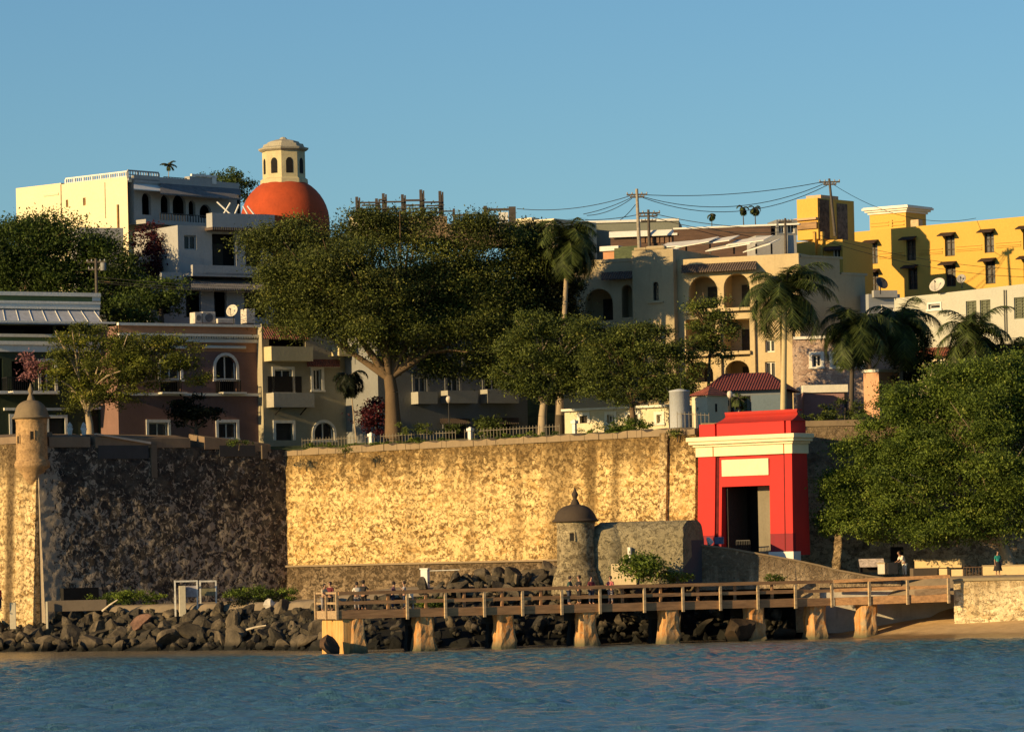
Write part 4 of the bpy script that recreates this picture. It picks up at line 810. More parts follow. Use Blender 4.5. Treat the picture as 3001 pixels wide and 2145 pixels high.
for (px, py, rx, ry, d, n, m_, nm, lab, cat, sd) in (
    (455, 745, 95, 75, 317, 3800, LF_RED, 'bougainvillea', 'dark red bougainvillea spilling over the terrace under the white house balcony', 'bush', 31),
    (96, 1075, 38, 38, 294, 700, LF_PNK, 'bougainvillea', 'pale pink bougainvillea on the green house balcony', 'bush', 32),
    (1100, 1220, 48, 60, 298, 1500, LF_RED, 'bougainvillea', 'dark red bougainvillea beside the trunk of the big forked tree', 'bush', 33),
    (1830, 1248, 78, 22, 283, 1800, LF_GRN, 'garden_bush', 'low dark green bush on top of the rampart left of the grey tank', 'bush', 34),
    (1885, 1660, 62, 34, 262, 1700, LF_GRN, 'shore_bush', 'bright green bush in front of the low guardhouse', 'bush', 35),
    (1985, 1690, 55, 16, 263, 900, LF_GRN, 'shore_bush', 'low spreading green plant right of the guardhouse bush', 'bush', 36),
    (390, 1748, 110, 22, 286, 2200, LF_GRN, 'hedge', 'straggly green hedge at the foot of the dark bastion, left of the sign', 'hedge', 37),
    (770, 1742, 120, 22, 280, 2800, LF_GRN, 'hedge', 'dense green hedge at the foot of the dark bastion, right of the sign', 'hedge', 38),
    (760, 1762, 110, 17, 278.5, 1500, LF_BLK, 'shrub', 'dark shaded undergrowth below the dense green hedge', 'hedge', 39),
    (390, 925, 60, 60, 306, 1800, LF_HILL, 'garden_shrub', 'dark leafy shrub beside the pole behind the pink house', 'shrub', 40),
    (1250, 1255, 110, 18, 293, 900, LF_MID, 'hedge', 'low hedge behind the picket fence by the big trunk', 'hedge', 41),
    (1430, 1250, 50, 30, 292, 600, LF_MID, 'garden_shrub', 'spiky low shrub in front of the grey house', 'shrub', 42),
    (2430, 1225, 110, 14, 279, 1400, LF_MID, 'hedge', 'rough hedge on the wall top right of the red gate', 'hedge', 43),
    (2270, 1690, 24, 12, 264, 300, LF_HILL, 'shore_plant', 'small spiky plant among the rocks below the gate ramp', 'plant', 44),
    (1010, 1322, 26, 7, 291.5, 160, LF_MID, 'wall_weed', 'weeds growing over the rampart top left of the leftmost white post', 'weeds', 52),
    (1510, 1296, 34, 9, 287.0, 220, LF_MID, 'wall_weed', 'weeds hanging over the rampart top above the dark domed sentry box', 'weeds', 53),
    (1985, 1270, 30, 12, 277.6, 260, LF_MID, 'wall_weed', 'weeds over the rampart top right beside the red gate', 'weeds', 54),
    (700, 1300, 40, 8, 293.5, 260, LF_HILL, 'wall_weed', 'weeds along the shaded bastion parapet', 'weeds', 55),
    (1270, 1765, 60, 14, 262, 500, LF_GRN, 'shore_plant', 'green weeds seen through the pier rails near its left end', 'plant', 45),
    (2390, 1760, 40, 12, 269, 350, LF_GRN, 'shore_plant', 'low weeds seen through the pier rails near the white wall', 'plant', 46),
    (2680, 1060, 60, 110, 288, 3500, LF_BLK, 'dense_tree', 'black green dense tree between the palms and the huge green tree', 'tree', 47),
    (680, 545, 75, 45, 350, 2600, LF_HILL, 'leafy_tree', 'dark treetop rising behind the white house left of the orange dome', 'tree', 48),
    (620, 530, 60, 25, 352, 1300, LF_HILL, 'leafy_tree', 'low dark treetop behind the white roof terrace', 'tree', 49),
    (470, 870, 90, 60, 309, 2500, LF_HILL, 'leafy_tree', 'deep green tree in the shaded gap behind the pink house roof', 'tree', 50),
    (2475, 1195, 70, 28, 282, 800, LF_MID, 'garden_shrub', 'scrubby bush in front of the small pink house', 'shrub', 51)):
    c_ = P(px, py, d); s = d/F; big = nm.endswith('tree'); zb_ = c_.z-ry*s-(3.5 if big else .0)
    t = thing(nm, lab, cat, (c_.x, c_.y, zb_)); crown_mesh('foliage' if not big else 'crown', [((0, 0, c_.z-zb_), (rx*s, min(rx, 60)*s*.9, ry*s))], int(n*1.7), .08 if ry < 30 else .12, m_, t, sd, .35 if ry < 30 else .7, shell=.15)
    if big: m = MB(); m.path([Vector((0, 0, -2)), Vector((.1, 0, 2)), Vector((0, 0, c_.z-zb_))], [.3, .25, .1]); m.build('trunk', BARKD, t)
    else: MB().path([Vector((0, 0, -.3)), Vector((.05, 0, c_.z-zb_))], [.06, .03], 5).build('stem', BARKD, t)
for i, (pa, pb, lab) in enumerate(((875, 1050, 'low green strip of growth along the rampart top left of the leftmost white post'), (1066, 1340, 'low green strip of growth along the rampart top between the two left white posts'), (1358, 1640, 'low green strip of growth along the rampart top below the grey house'), (1670, 1900, 'low green strip of growth along the rampart top right of the rightmost white post'))):
    xa_, xb_ = FM.m(pa, 1290)[0], FM.m(pb, 1280)[0]; q = FM.w(xa_, .9, zt0+(zt1-zt0)*xa_/LM+.15); t = thing('hedge', lab, 'hedge', q, FM.a); n_ = max(2, int((xb_-xa_)/1.1)); g_ = random.Random(i)
    crown_mesh('foliage', [((k*1.1+.5, g_.uniform(-.15, .15), .12+(zt1-zt0)*k*1.1/LM), (.85, .42, g_.uniform(.18, .38))) for k in range(n_)], 260*n_, .065, LF_GRN, t, 200+i, .22, shell=.1)
# palms
def frond(mb, vals, L, az, el, sag, wdt, g, nl=22, leaflet=.55):
    d0 = Vector((math.cos(az)*math.cos(el), math.sin(az)*math.cos(el), math.sin(el))); pts = []; p = Vector((0, 0, 0)); e = el; n = 12
    for i in range(n+1):
        pts.append(p.copy()); e -= sag/n*(1+i/n); p = p+Vector((math.cos(az)*math.cos(e), math.sin(az)*math.cos(e), math.sin(e)))*(L/n)
    return pts
def palm(name, label, base, d, top, nf, L, seed, tr=.2, dark=False, bend=0.0, mat=None, barkm=None, group=None, zb_=None, sag=1.6, lf=.75, lw=.032, elmin=-35):
    g = random.Random(seed); b0 = P(*base, d); 
    if zb_ is not None: b0.z = zb_
    tp = P(*top, d)-b0; tp.y = 0; t = thing(name, label, 'palm tree', b0, 0, group); m = MB(); n = 9; V_ = [Vector((0, 0, -.4))]
    for i in range(1, n+1):
        u = i/n; V_.append(Vector((tp.x*u+bend*math.sin(math.pi*u), 0, tp.z*u)))
    m.path(V_, [tr*1.3 if i == 0 else tr*(1-.35*i/n) for i in range(n+1)], 10); m.build('trunk', barkm or BARKP, t)
    m = MB(); leaf = MB()
    for k in range(nf):
        az = 2*math.pi*k/nf*2.4+g.uniform(-.3, .3); el = R(g.uniform(elmin, 85)); LL = L*g.uniform(.8, 1.1); pts = frond(None, None, LL, az, el, sag*g.uniform(.8, 1.25), 0, g)
        pts = [p+V_[-1] for p in pts]; m.path([pts[0], pts[3], pts[6], pts[9], pts[12]], [.04, .035, .03, .02, .01], 4)
        side = Vector((-math.sin(az), math.cos(az), 0))
        for i in range(1, 64):
            u = i/64; q = u*12; a = int(q); p = pts[a].lerp(pts[min(12, a+1)], q-a); dirn = (pts[min(12, a+1)]-pts[a]).normalized()
            ll = lf*L/2.4*(math.sin(math.pi*(.12+.85*u)))**.6*g.uniform(.8, 1.15)
            for sgn in (-1, 1):
                e = p+(side*sgn*.75+dirn*.45+Vector((0, 0, -g.uniform(.15, .65))))*ll; wv = dirn*lw
                leaf.add([p-wv, p+wv, e+wv*.3, e-wv*.3], [(0, 1, 2, 3)])
    m.build('frond_stem', mat or BARKD, t); o = leaf.build('fronds', LF_PALM if not dark else LF_BLK, t)
    at = o.data.attributes.new('var', 'FLOAT', 'POINT'); vals = []
    for f in range(len(leaf.v)//4): q = g.random(); vals += [q]*4
    at.data.foreach_set('value', vals); return t
palm('palm_tree', 'tall royal palm with a pale straight trunk in front of the beige arcaded house', (2292, 1200), 281, (2300, 860), 44, 4.2, 61, .24, zb_=FZ, elmin=-12, barkm=plaster('palm_bark', (.5, .40, .22), .4), sag=1.35)
palm('palm_tree', 'tall dark palm rising behind the big olive tree near the cream roof', (1640, 1200), 297, (1665, 705), 52, 3.5, 62, .22, dark=False, elmin=-45, sag=1.5)
palm('palm_tree', 'dark palm at the left of the pair in front of the small pink house', (2490, 1230), 283, (2500, 960), 44, 3.7, 63, .2, zb_=FZ, barkm=BARKD, sag=1.6)
palm('palm_tree', 'shaggy dark palm right of the palm at the small pink house', (2640, 1230), 286, (2640, 950), 46, 3.7, 64, .2, zb_=FZ, barkm=BARKD, sag=1.8)
palm('palm_tree', 'light feathery palm against the pale grey block at the right', (2860, 1200), 285, (2855, 985), 38, 3.8, 65, .2, zb_=FZ, barkm=BARKD, sag=1.4)
palm('palm_tree', 'right palm rising over the huge green tree', (2960, 1200), 286, (2965, 1040), 26, 2.8, 72, .18, zb_=FZ, sag=1.8)
palm('palm_tree', 'small dark palm with two thin stems in front of the cream house', (1050, 1280), 297, (1025, 1110), 22, 1.9, 66, .06, dark=True, zb_=FZ, sag=2.2)
palm('palm_tree', 'short bushy palm by the round red turret behind the gate', (2165, 1215), 274.5, (2165, 1170), 14, .95, 67, .08, zb_=FZ, sag=1.6)
palm('palm_tree', 'tiny palm standing on the white house roof terrace', (494, 527), 331, (494, 485), 8, .75, 68, .035, zb_=P(494, 540, 331).z, sag=1.0)
palm('palm_tree', 'thin little palm on the skyline above the brown roof, tallest of three', (2180, 665), 335, (2177, 610), 14, .75, 69, .05, zb_=P(2180, 680, 335).z, barkm=BARKD, sag=1.8)
palm('palm_tree', 'thin little palm on the skyline above the brown roof, rightmost of three', (2215, 665), 335, (2212, 612), 14, .7, 70, .05, zb_=P(2215, 680, 335).z, barkm=BARKD, sag=1.8)
palm('palm_tree', 'shortest little palm on the skyline above the brown roof, leftmost of three', (2086, 655), 335, (2086, 632), 12, .6, 71, .04, zb_=P(2086, 670, 335).z, barkm=BARKD, sag=1.8)
# ================================================================ HOUSES
def facade(t, fr, rect, holes, mat, D=8, z0=None, off=0.0, dep=.35, name='wall', wins=True, frame=None, sur=None, mull=1, slope=None, recess=None, rmat=None):
    """holes: (px0,py0,px1,py1[,kind]) kind: w window, a arched window, d dark door, o open loggia, O open arch, p plain shutter"""
    x0, x1, zb_, zt_ = fr.rect(*rect, off); zb_ = z0 if z0 is not None else zb_; hs = []
    for h in holes:
        k = h[4] if len(h) > 4 else 'w'; r = fr.rect(*h[:4], off); hs.append((*r, k in ('a', 'O'), k))
    mb = wall_mb(x0, x1, zb_, zt_, [h[:5] for h in hs], dep, 0.0); shell(mb, x0, x1, zb_, zt_, D)
    o = mb.build(name, mat, t); o.location.y = -off
    for h in hs:
        k = h[5]; sub = []
        if k in 'wa':
            sub.append(window(t, h, dep*.7, frame, mull)); 
            if sur: sub.append(surround(t, h, sur, arch=h[4] or 0))
        elif k == 'p':
            sub.append(window(t, h, dep*.5, frame, 1, name='shutter', pane=frame or WHITE))
        elif k == 'd':
            sub.append(box('door', WD, t, h[0], h[1], dep*.8, dep, h[2], h[3]))
            if sur: sub.append(surround(t, h, sur, sill=False))
        elif k in 'oO':
            rr = recess or 2.2; m = MB(); a, b_, c, d = h[:4]
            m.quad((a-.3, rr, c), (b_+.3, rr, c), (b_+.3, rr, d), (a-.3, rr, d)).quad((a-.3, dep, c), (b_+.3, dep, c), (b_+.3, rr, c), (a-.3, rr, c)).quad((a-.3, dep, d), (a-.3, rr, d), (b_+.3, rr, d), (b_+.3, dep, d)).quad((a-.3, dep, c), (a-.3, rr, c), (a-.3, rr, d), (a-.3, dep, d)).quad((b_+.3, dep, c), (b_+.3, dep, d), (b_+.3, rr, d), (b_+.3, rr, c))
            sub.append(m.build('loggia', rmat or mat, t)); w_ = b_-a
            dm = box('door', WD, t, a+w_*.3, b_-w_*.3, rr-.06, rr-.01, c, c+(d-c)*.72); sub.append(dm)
        for s_ in sub: s_.location.y = -off
    return (x0, x1, zb_, zt_), hs
def band(t, fr, rect, mat, out=.15, name='cornice', off=0.0, back=.05, bevel=0.0):
    x0, x1, za, zb_ = fr.rect(*rect, off); return MB().box(x0, x1, -off-out, -off+back, za, zb_).build(name, mat, t, bevel)
def slab_px(t, fr, rect, y0_, y1_, mat, name, bevel=0.0):
    x0, x1, za, zb_ = fr.rect(*rect, -y0_); return MB().box(x0, x1, y0_, y1_, za, zb_).build(name, mat, t, bevel)
def awning(t, fr, px0, px1, py_top, py_bot, out, mat, name='awning', th=.08, off=0.0):
    a, b_, _, zt_ = fr.rect(px0, py_top-5, px1, py_top, off); zt_ = fr.m((px0+px1)/2, py_top, off)[1]; zb_ = fr.m((px0+px1)/2, py_bot, off+out)[1]; a2, b2 = fr.m(px0, py_bot, off+out)[0], fr.m(px1, py_bot, off+out)[0]
    vs = [(a, -off, zt_), (b_, -off, zt_), (b2, -off-out, zb_), (a2, -off-out, zb_)]; vs += [(x, y, z-th) for x, y, z in vs]
    return MB().add(vs, [(3, 2, 1, 0), (4, 5, 6, 7), (0, 1, 5, 4), (1, 2, 6, 5), (2, 3, 7, 6), (3, 0, 4, 7)]).build(name, mat, t)
TERRA = tiles('terracotta_tiles', (.30, .085, .04)); DTILE = tiles('dark_tiles', (.11, .075, .055)); GTILE = tiles('grey_tiles', (.20, .19, .19))
ZB = 12.4
# --- green house
GREEN = plaster('green_paint', (.13, .18, .075), .3); GREEND = plaster('dark_green_paint', (.045, .06, .032), .3)
f = Fr(150, 300, 31); t = fthing('green_house', 'dark green house with cream cornices and a grey metal awning, at the left edge', 'house', f)
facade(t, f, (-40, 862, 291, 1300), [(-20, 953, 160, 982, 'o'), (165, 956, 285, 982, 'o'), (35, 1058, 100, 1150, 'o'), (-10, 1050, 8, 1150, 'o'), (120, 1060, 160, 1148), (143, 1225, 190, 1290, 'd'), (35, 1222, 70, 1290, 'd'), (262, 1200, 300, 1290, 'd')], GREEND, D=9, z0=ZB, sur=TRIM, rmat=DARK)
band(t, f, (-40, 857, 291, 868), TRIM, .28); band(t, f, (-40, 868, 268, 883), GREEN, .12, 'frieze'); band(t, f, (268, 868, 291, 883), TRIM, .2, 'pilaster'); band(t, f, (-40, 883, 291, 890), TRIM, .22); band(t, f, (-40, 890, 291, 906), TRIM, .16, 'architrave')
aw = awning(t, f, -40, 291, 908, 947, 1.5, plain('pale_metal_sheet', (.42, .43, .46), .5, var=.12)); 
for i in range(9):
    x = f.m(-30+i*38, 908)[0]; x2 = f.m(-25+i*41, 947, 1.5)[0]; za = f.m(100, 908)[1]; zb2 = f.m(100, 947, 1.5)[1]; MB().tube((x, -.02, za+.02), (x2, -1.5, zb2+.02), .03, .03, 4).build('seam', WHITE, aw)
band(t, f, (-40, 945, 312, 951), TRIM, 1.55, 'fascia_board', back=-1.45)
band(t, f, (-40, 980, 291, 989), TRIM, .3); band(t, f, (-40, 989, 291, 1001), GREEN, .1, 'frieze'); band(t, f, (-40, 1001, 291, 1012), TRIM, .35); band(t, f, (-40, 1012, 291, 1032), TRIM, .2, 'architrave')
band(t, f, (-40, 1147, 7, 1156), WHITE, 1.0, 'balcony_slab'); band(t, f, (22, 1147, 158, 1156), WHITE, 1.0, 'balcony_slab'); a, b_, za, zb2 = f.rect(22, 1105, 158, 1147, 1.0); railing(t, a, b_, -.95, za, zb2, ends=.9)
band(t, f, (10, 1195, 205, 1203), TRIM, .18, 'lintel'); band(t, f, (336, 1000, 352, 1300), TRIM, .1, 'corner_pilaster')
# --- pink house
PINK = plaster('pink_paint', (.215, .125, .105), .5); ORNG = plaster('sunlit_pink_paint', (.42, .22, .12), .35)  # orange top bands: warm light on the upper front put into colour
f = Fr(560, 303, 33); t = fthing('pink_house', 'faded pink two storey house with a white dentil cornice behind the bastion', 'house', f)
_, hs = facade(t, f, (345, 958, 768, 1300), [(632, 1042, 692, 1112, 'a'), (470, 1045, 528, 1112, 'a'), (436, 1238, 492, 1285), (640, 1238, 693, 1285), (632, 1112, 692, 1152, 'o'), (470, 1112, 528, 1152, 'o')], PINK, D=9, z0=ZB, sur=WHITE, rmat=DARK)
band(t, f, (343, 949, 770, 957), TRIM, .25, 'coping'); band(t, f, (347, 957, 766, 979), ORNG, .06, 'parapet'); band(t, f, (345, 979, 769, 986), TRIM, .35); band(t, f, (345, 993, 769, 1003), TRIM, .2, 'architrave')
band(t, f, (347, 1003, 767, 1030), ORNG, .03, 'frieze')
m = MB()
for i in range(58):
    a, b_, za, zb2 = f.rect(348+i*7.25, 986, 351.6+i*7.25, 993); m.box(a, b_, -.28, .02, za, zb2)
m.build('dentils', TRIM, t)
band(t, f, (345, 1152, 769, 1160), TRIM, .15, 'string_course')
for p0, p1 in ((645, 706), (466, 532)):
    band(t, f, (p0-4, 1150, p1+4, 1155), TRIM, .7, 'balcony_slab'); a, b_, za, zb2 = f.rect(p0, 1113, p1, 1150, .65); railing(t, a, b_, -.62, za, zb2, ends=.6)
    band(t, f, (p0-45, 1014, p1+12, 1022), TRIM, .22, 'window_hood', bevel=.05)
# rooftop clutter of the pink house
RF = f; zr_ = f.m(600, 950)[1]
def on_roof(fr, name, label, cat, rect, y, dep, mat, bevel=.04, grp=None, fan=False):
    x0, x1, za, zb2 = fr.rect(*rect, -y); q = fr.w((x0+x1)/2, y, za); tt = thing(name, label, cat, q, fr.a, grp); w2 = (x1-x0)/2; h = zb2-za
    MB().box(-w2, w2, 0, dep, .06, h).build('casing', mat, tt, bevel); box('foot', IRON, tt, -w2*.8, w2*.8, .1, .2, 0, .06)
    if fan: MB().lathe([(min(w2, h/2)*.75, 0), (min(w2, h/2)*.7, .03)], 16).build('grille', plain('fan_grille', (.15, .15, .15), .5), tt).matrix_local = Matrix.Translation((0, -.002, h/2+.03)) @ Matrix.Rotation(R(90), 4, 'X')
    return tt
ACW = plain('ac_casing', (.55, .50, .42), .6)
on_roof(f, 'air_conditioner', 'left boxy air conditioner on the pink house roof', 'air conditioner', (571, 915, 592, 950), 1.0, .8, ACW, fan=True)
on_roof(f, 'air_conditioner', 'wide air conditioner with two fans left of the round dish on the pink roof', 'air conditioner', (594, 914, 632, 950), 1.1, .8, ACW, fan=True)
on_roof(f, 'air_conditioner', 'low air conditioner under the round dish on the pink roof', 'air conditioner', (638, 934, 690, 950), .8, .7, ACW)
on_roof(f, 'air_conditioner', 'pale tall unit right of the round dish on the pink roof', 'air conditioner', (722, 905, 748, 950), 1.3, .9, ACW)
def dish(px, py, d, r_px, az, el, lab, mat, zfoot_py=None):
    c_ = P(px, py, d); r = r_px*d/F; zf = P(px, zfoot_py, d).z if zfoot_py else c_.z-r*1.3; t = thing('satellite_dish', lab, 'satellite dish', (c_.x, c_.y, zf), R(az), 'rooftop satellite dishes')
    prof = [(r*k/6, .25*r*(k/6)**2) for k in range(7)]; m = MB(); n = 24; vs = []
    for rr, zz in prof:
        for i in range(n): vs.append((rr*math.cos(i*math.tau/n), rr*math.sin(i*math.tau/n), zz))
    m.add(vs, [(k*n+i, k*n+(i+1) % n, (k+1)*n+(i+1) % n, (k+1)*n+i) for k in range(6) for i in range(n)], True); o = m.build('reflector', mat, t)
    o.modifiers.new('solid', 'SOLIDIFY').thickness = .03; o.matrix_local = Matrix.Translation((0, 0, c_.z-zf)) @ Matrix.Rotation(R(90-el), 4, 'X')
    ax = Matrix.Rotation(R(90-el), 3, 'X') @ Vector((0, 0, 1)); b0 = Vector((0, 0, c_.z-zf)); m = MB(); foc = b0+ax*r*.9
    m.tube(b0+Matrix.Rotation(R(90-el), 3, 'X') @ Vector((0, -r*.95, .25*r)), foc, .02, .02, 5).tube(foc-ax*.1, foc+ax*.05, .05, .05, 8); m.build('feed_arm', IRON, t)
    MB().tube((0, .1, 0), (0, .1, c_.z-zf), .045, .045, 8).build('mast', IRON, t); return t
DISHM = plain('dish_paint', (.52, .47, .38), .6, var=.1); DISHD = plain('dark_dish_mesh', (.04, .04, .045), .6)
dish(682, 912, 302, 19, -25, 20, 'round cream dish on the pink house roof', DISHM, 950)
dish(2749, 838, 297, 25, -35, 35, 'large cream dish on the pale block roof, left of the thin grey dish', DISHM, 862)
dish(2818, 818, 298, 14, -20, 20, 'smaller grey dish on the pale block roof in front of a dark window', plain('grey_dish', (.3, .28, .25), .6), 845)
dish(2582, 832, 299, 20, 30, 30, 'dark mesh dish beside the beige stepped wall', DISHD, 862)
# --- cream house with balconies
f = Fr(930, 308, 33); CR2 = plaster('cream_render', (.38, .34, .24), .6); t = fthing('cream_house', 'cream house with boxy balconies and a red tile awning left of the big trunk', 'house', f)
facade(t, f, (770, 962, 1108, 1300), [(788, 990, 895, 1019, 'o'), (805, 1083, 856, 1150, 'w'), (808, 1240, 858, 1290, 'd'), (918, 1082, 942, 1143, 'w'), (921, 1238, 978, 1290, 'a'), (1012, 1082, 1086, 1150, 'o')], CR2, D=9, z0=ZB, sur=TRIM, rmat=DARK)
awning(t, f, 772, 905, 955, 992, 1.0, TERRA, 'tile_awning'); awning(t, f, 900, 996, 1053, 1072, .7, TERRA, 'tile_awning'); band(t, f, (905, 1072, 995, 1077), TRIM, .1, 'lintel')
CRB = plaster('balcony_cream', (.56, .48, .28), .3)
for rc, mt in (((774, 1018, 896, 1060), CRB), ((781, 1153, 900, 1195), plaster('balcony_grey', (.40, .37, .30), .4)), ((972, 1018, 1088, 1046), CRB)):
    band(t, f, rc, mt, 1.1, 'balcony')
band(t, f, (784, 1103, 883, 1150), DARK, .06, 'balcony_screen'); band(t, f, (765, 949, 800, 962), CR2, .1, 'parapet')
for p_ in (805, 880): 
    a = f.m(p_, 1200)[0]; MB().tube((a, -.02, f.m(p_, 1215)[1]), (a, -.9, f.m(p_, 1196)[1]), .05, .05, 5).build('bracket', IRON, t)
# --- grey house
f = Fr(1330, 309, 33); GREYP = plaster('grey_render', (.22, .225, .22), .45); t = fthing('grey_house', 'shaded grey house with three box balconies right of the big trunk', 'house', f)
facade(t, f, (1108, 985, 1545, 1300), [(1310, 1100, 1345, 1147, 'w'), (1420, 1100, 1470, 1143, 'w'), (1215, 1105, 1250, 1150, 'w'), (1150, 1010, 1200, 1070), (1250, 1010, 1300, 1070), (1360, 1010, 1410, 1070), (1460, 1010, 1510, 1070), (1305, 1243, 1370, 1290, 'd'), (1420, 1243, 1500, 1290, 'd')], GREYP, D=9, z0=ZB, sur=GREYP)
for rc in ((1292, 1146, 1380, 1183), (1408, 1143, 1500, 1183), (1205, 1150, 1262, 1185)): band(t, f, rc, plaster('balcony_pale', (.36, .35, .31), .4), 1.0, 'balcony')
awning(t, f, 1290, 1378, 1226, 1240, .9, DTILE, 'tile_awning'); awning(t, f, 1405, 1520, 1224, 1240, .9, DTILE, 'tile_awning'); band(t, f, (1108, 978, 1545, 986), TRIM, .2, 'coping')
# --- low lit cream building seen below the crowns
f = Fr(1800, 293, -32); t = fthing('garden_pavilion', 'low cream sunlit garden building seen under the tree crowns left of the grey tank', 'building', f)
facade(t, f, (1655, 1198, 1960, 1262), [(1700, 1218, 1722, 1240, 'd'), (1780, 1215, 1800, 1240, 'w'), (1840, 1215, 1870, 1240, 'd'), (1925, 1215, 1940, 1240, 'w')], CREAM, D=5, z0=ZB, sur=TRIM); band(t, f, (1650, 1192, 1965, 1199), TRIM, .3, 'roof_slab', back=5)
# --- white house on the hill
WH = plaster('white_house_plaster', (.74, .64, .42), .2, streak=False); WHS = plaster('white_shade_plaster', (.36, .355, .34), .45)  # second plaster is greyer: shade of the unlit sides put into it
f1 = Fr(392, 326, -42); f2 = Fr(392, 326, 48)
t = fthing('white_house', 'long cream white house on the hilltop with roof terrace and tiled porch', 'house', f1)
xl = f1.m(48, 620)[0]; zA, zB_ = f1.m(48, 553)[1], f1.m(390, 531)[1]; zmid = f1.m(180, 541)[1]; xm_ = f1.m(180, 600)[0]
hs = [f1.rect(193, 586, 200, 608), f1.rect(243, 580, 251, 603)]
mb = wall_mb(xl, 0, 22, min(zA, zmid), hs, .3); z_ = min(zA, zmid); mb.box(xl, xm_, .003, 6, z_+.002, zA+.02); mb.box(xm_, -.02, .01, .5, z_, zB_)
shell(mb, xl, -1.7, 22, z_, 9); mb.build('wall', WH, t)
for h in hs: window(t, h, .2, plain('ochre_frame', (.45, .25, .08), .7), 0)
MB().box(xm_-.04, xm_+.04, -.05, .02, 24, zmid).build('downpipe', plain('pipe_grey', (.3, .25, .16), .6), t); a = f1.m(309, 600)[0]; MB().box(a-.03, a+.03, -.04, .02, f1.m(309, 640)[1], f1.m(309, 535)[1]).build('downpipe', plain('pipe_grey', (.3, .25, .16), .6), t)
band(t, f1, (128, 568, 172, 574), CREAM, .06, 'moulding')
# lattice parapet
def lattice(t, x0, x1, y, za, zb2, mat, name='lattice_parapet', axis='x'):
    m = MB(); put = (lambda a, b_, c, d, e=0: m.box(a, b_, y-.05+e, y+.05-e, c, d)) if axis == 'x' else (lambda a, b_, c, d, e=0: m.box(y-.05+e, y+.05-e, a, b_, c, d))
    put(x0, x1, zb2-.12, zb2); put(x0, x1, za, za+.1); n = max(2, int(abs(x1-x0)/1.0))
    for i in range(n+1): 
        x = x0+(x1-x0)*i/n; put(x-.08, x+.08, za+.101, zb2-.121, .003)
        if i < n:
            w_ = (x1-x0)/n
            for k in range(1, 4): 
                xx = x+w_*k/4; put(xx-.03, xx+.03, za+.101, zb2-.121, .015)
            put(x+.09, x+w_-.09, (za+zb2)/2-.03, (za+zb2)/2+.03, .02)
    return m.build(name, mat, t)
za_, zb3 = f1.m(390, 530)[1], f1.m(392, 498)[1]; lattice(t, f1.m(190, 535)[0], 0, 0.1, za_, zb3, WHITE)
# front porch side, in its own rotated frame but the same thing
def inframe(o, fr, base):   # re-express an object built in frame fr under a thing standing in frame base
    o.matrix_local = base.M().inverted() @ fr.M() @ o.matrix_local
    return o
def facade2(t, base, fr, *a, **k):
    n0 = set(o.name for o in t.children); r = facade(t, fr, *a, **k); 
    return r, n0
def wrap(t, base, fr, fn):
    before = set(c.name for c in COL.objects); fn()
    for o in list(COL.objects):
        if o.name not in before and o.parent == t: inframe(o, fr, base)
def porch():
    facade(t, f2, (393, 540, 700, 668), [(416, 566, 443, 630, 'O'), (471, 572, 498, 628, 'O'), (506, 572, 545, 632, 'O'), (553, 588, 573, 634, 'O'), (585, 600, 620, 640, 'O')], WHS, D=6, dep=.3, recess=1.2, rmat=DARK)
    x9 = f2.m(465, 520)[0]; lattice(t, 0.05, x9, 0.0, f2.m(430, 530)[1], f2.m(430, 502)[1], WHS); band(t, f2, (393, 526, 700, 545), WHS, .05, 'parapet', back=.3)
    awning(t, f2, 470, 705, 545, 574, 1.6, GTILE, 'tile_roof', .12); awning(t, f2, 392, 470, 542, 556, 1.2, WHITE, 'porch_slab')
    x0, x1, za, zb4 = f2.rect(470, 628, 606, 656, 1.2); railing(t, x0, x1, -1.2, za, zb4, step=.3, r=.03); band(t, f2, (395, 656, 700, 668), WHS, 1.3, 'balcony_slab')
    x0, x1, za, zb4 = f2.rect(490, 519, 556, 542); railing(t, x0, x1, .4, za, zb4, step=.3, r=.03, name='roof_railing')
    band(t, f2, (556, 520, 632, 545), WHS, .0, 'roof_box', back=.6); band(t, f2, (560, 513, 634, 519), WHITE, .1, 'roof_beam', back=.1); band(t, f2, (620, 519, 632, 540), WHITE, .1, 'roof_post', back=.1)
    for q in (700,): 
        x = f2.m(q, 600, 1.4)[0]; MB().box(x-.1, x+.1, -1.5, -1.3, f2.m(q, 640, 1.4)[1], f2.m(q, 573, 1.4)[1]).build('porch_post', IRON, t)
wrap(t, f1, f2, porch)
m = MB(); q = P(347, 672, 322); tt = thing('flue_pipe', 'brown upright flue pipe before the long cream wall', 'pipe', q); MB().tube((0, 0, -1.5), (0, 0, P(347, 600, 322).z-q.z), .1, .1, 8).build('pipe', plain('rusty_pipe', (.28, .15, .05), .8), tt)
f = Fr(300, 320, 20); t = fthing('garden_wall', 'shaded blue grey wall below the long cream house', 'wall', f); facade(t, f, (235, 668, 362, 760), [], WHS, D=3, z0=16)
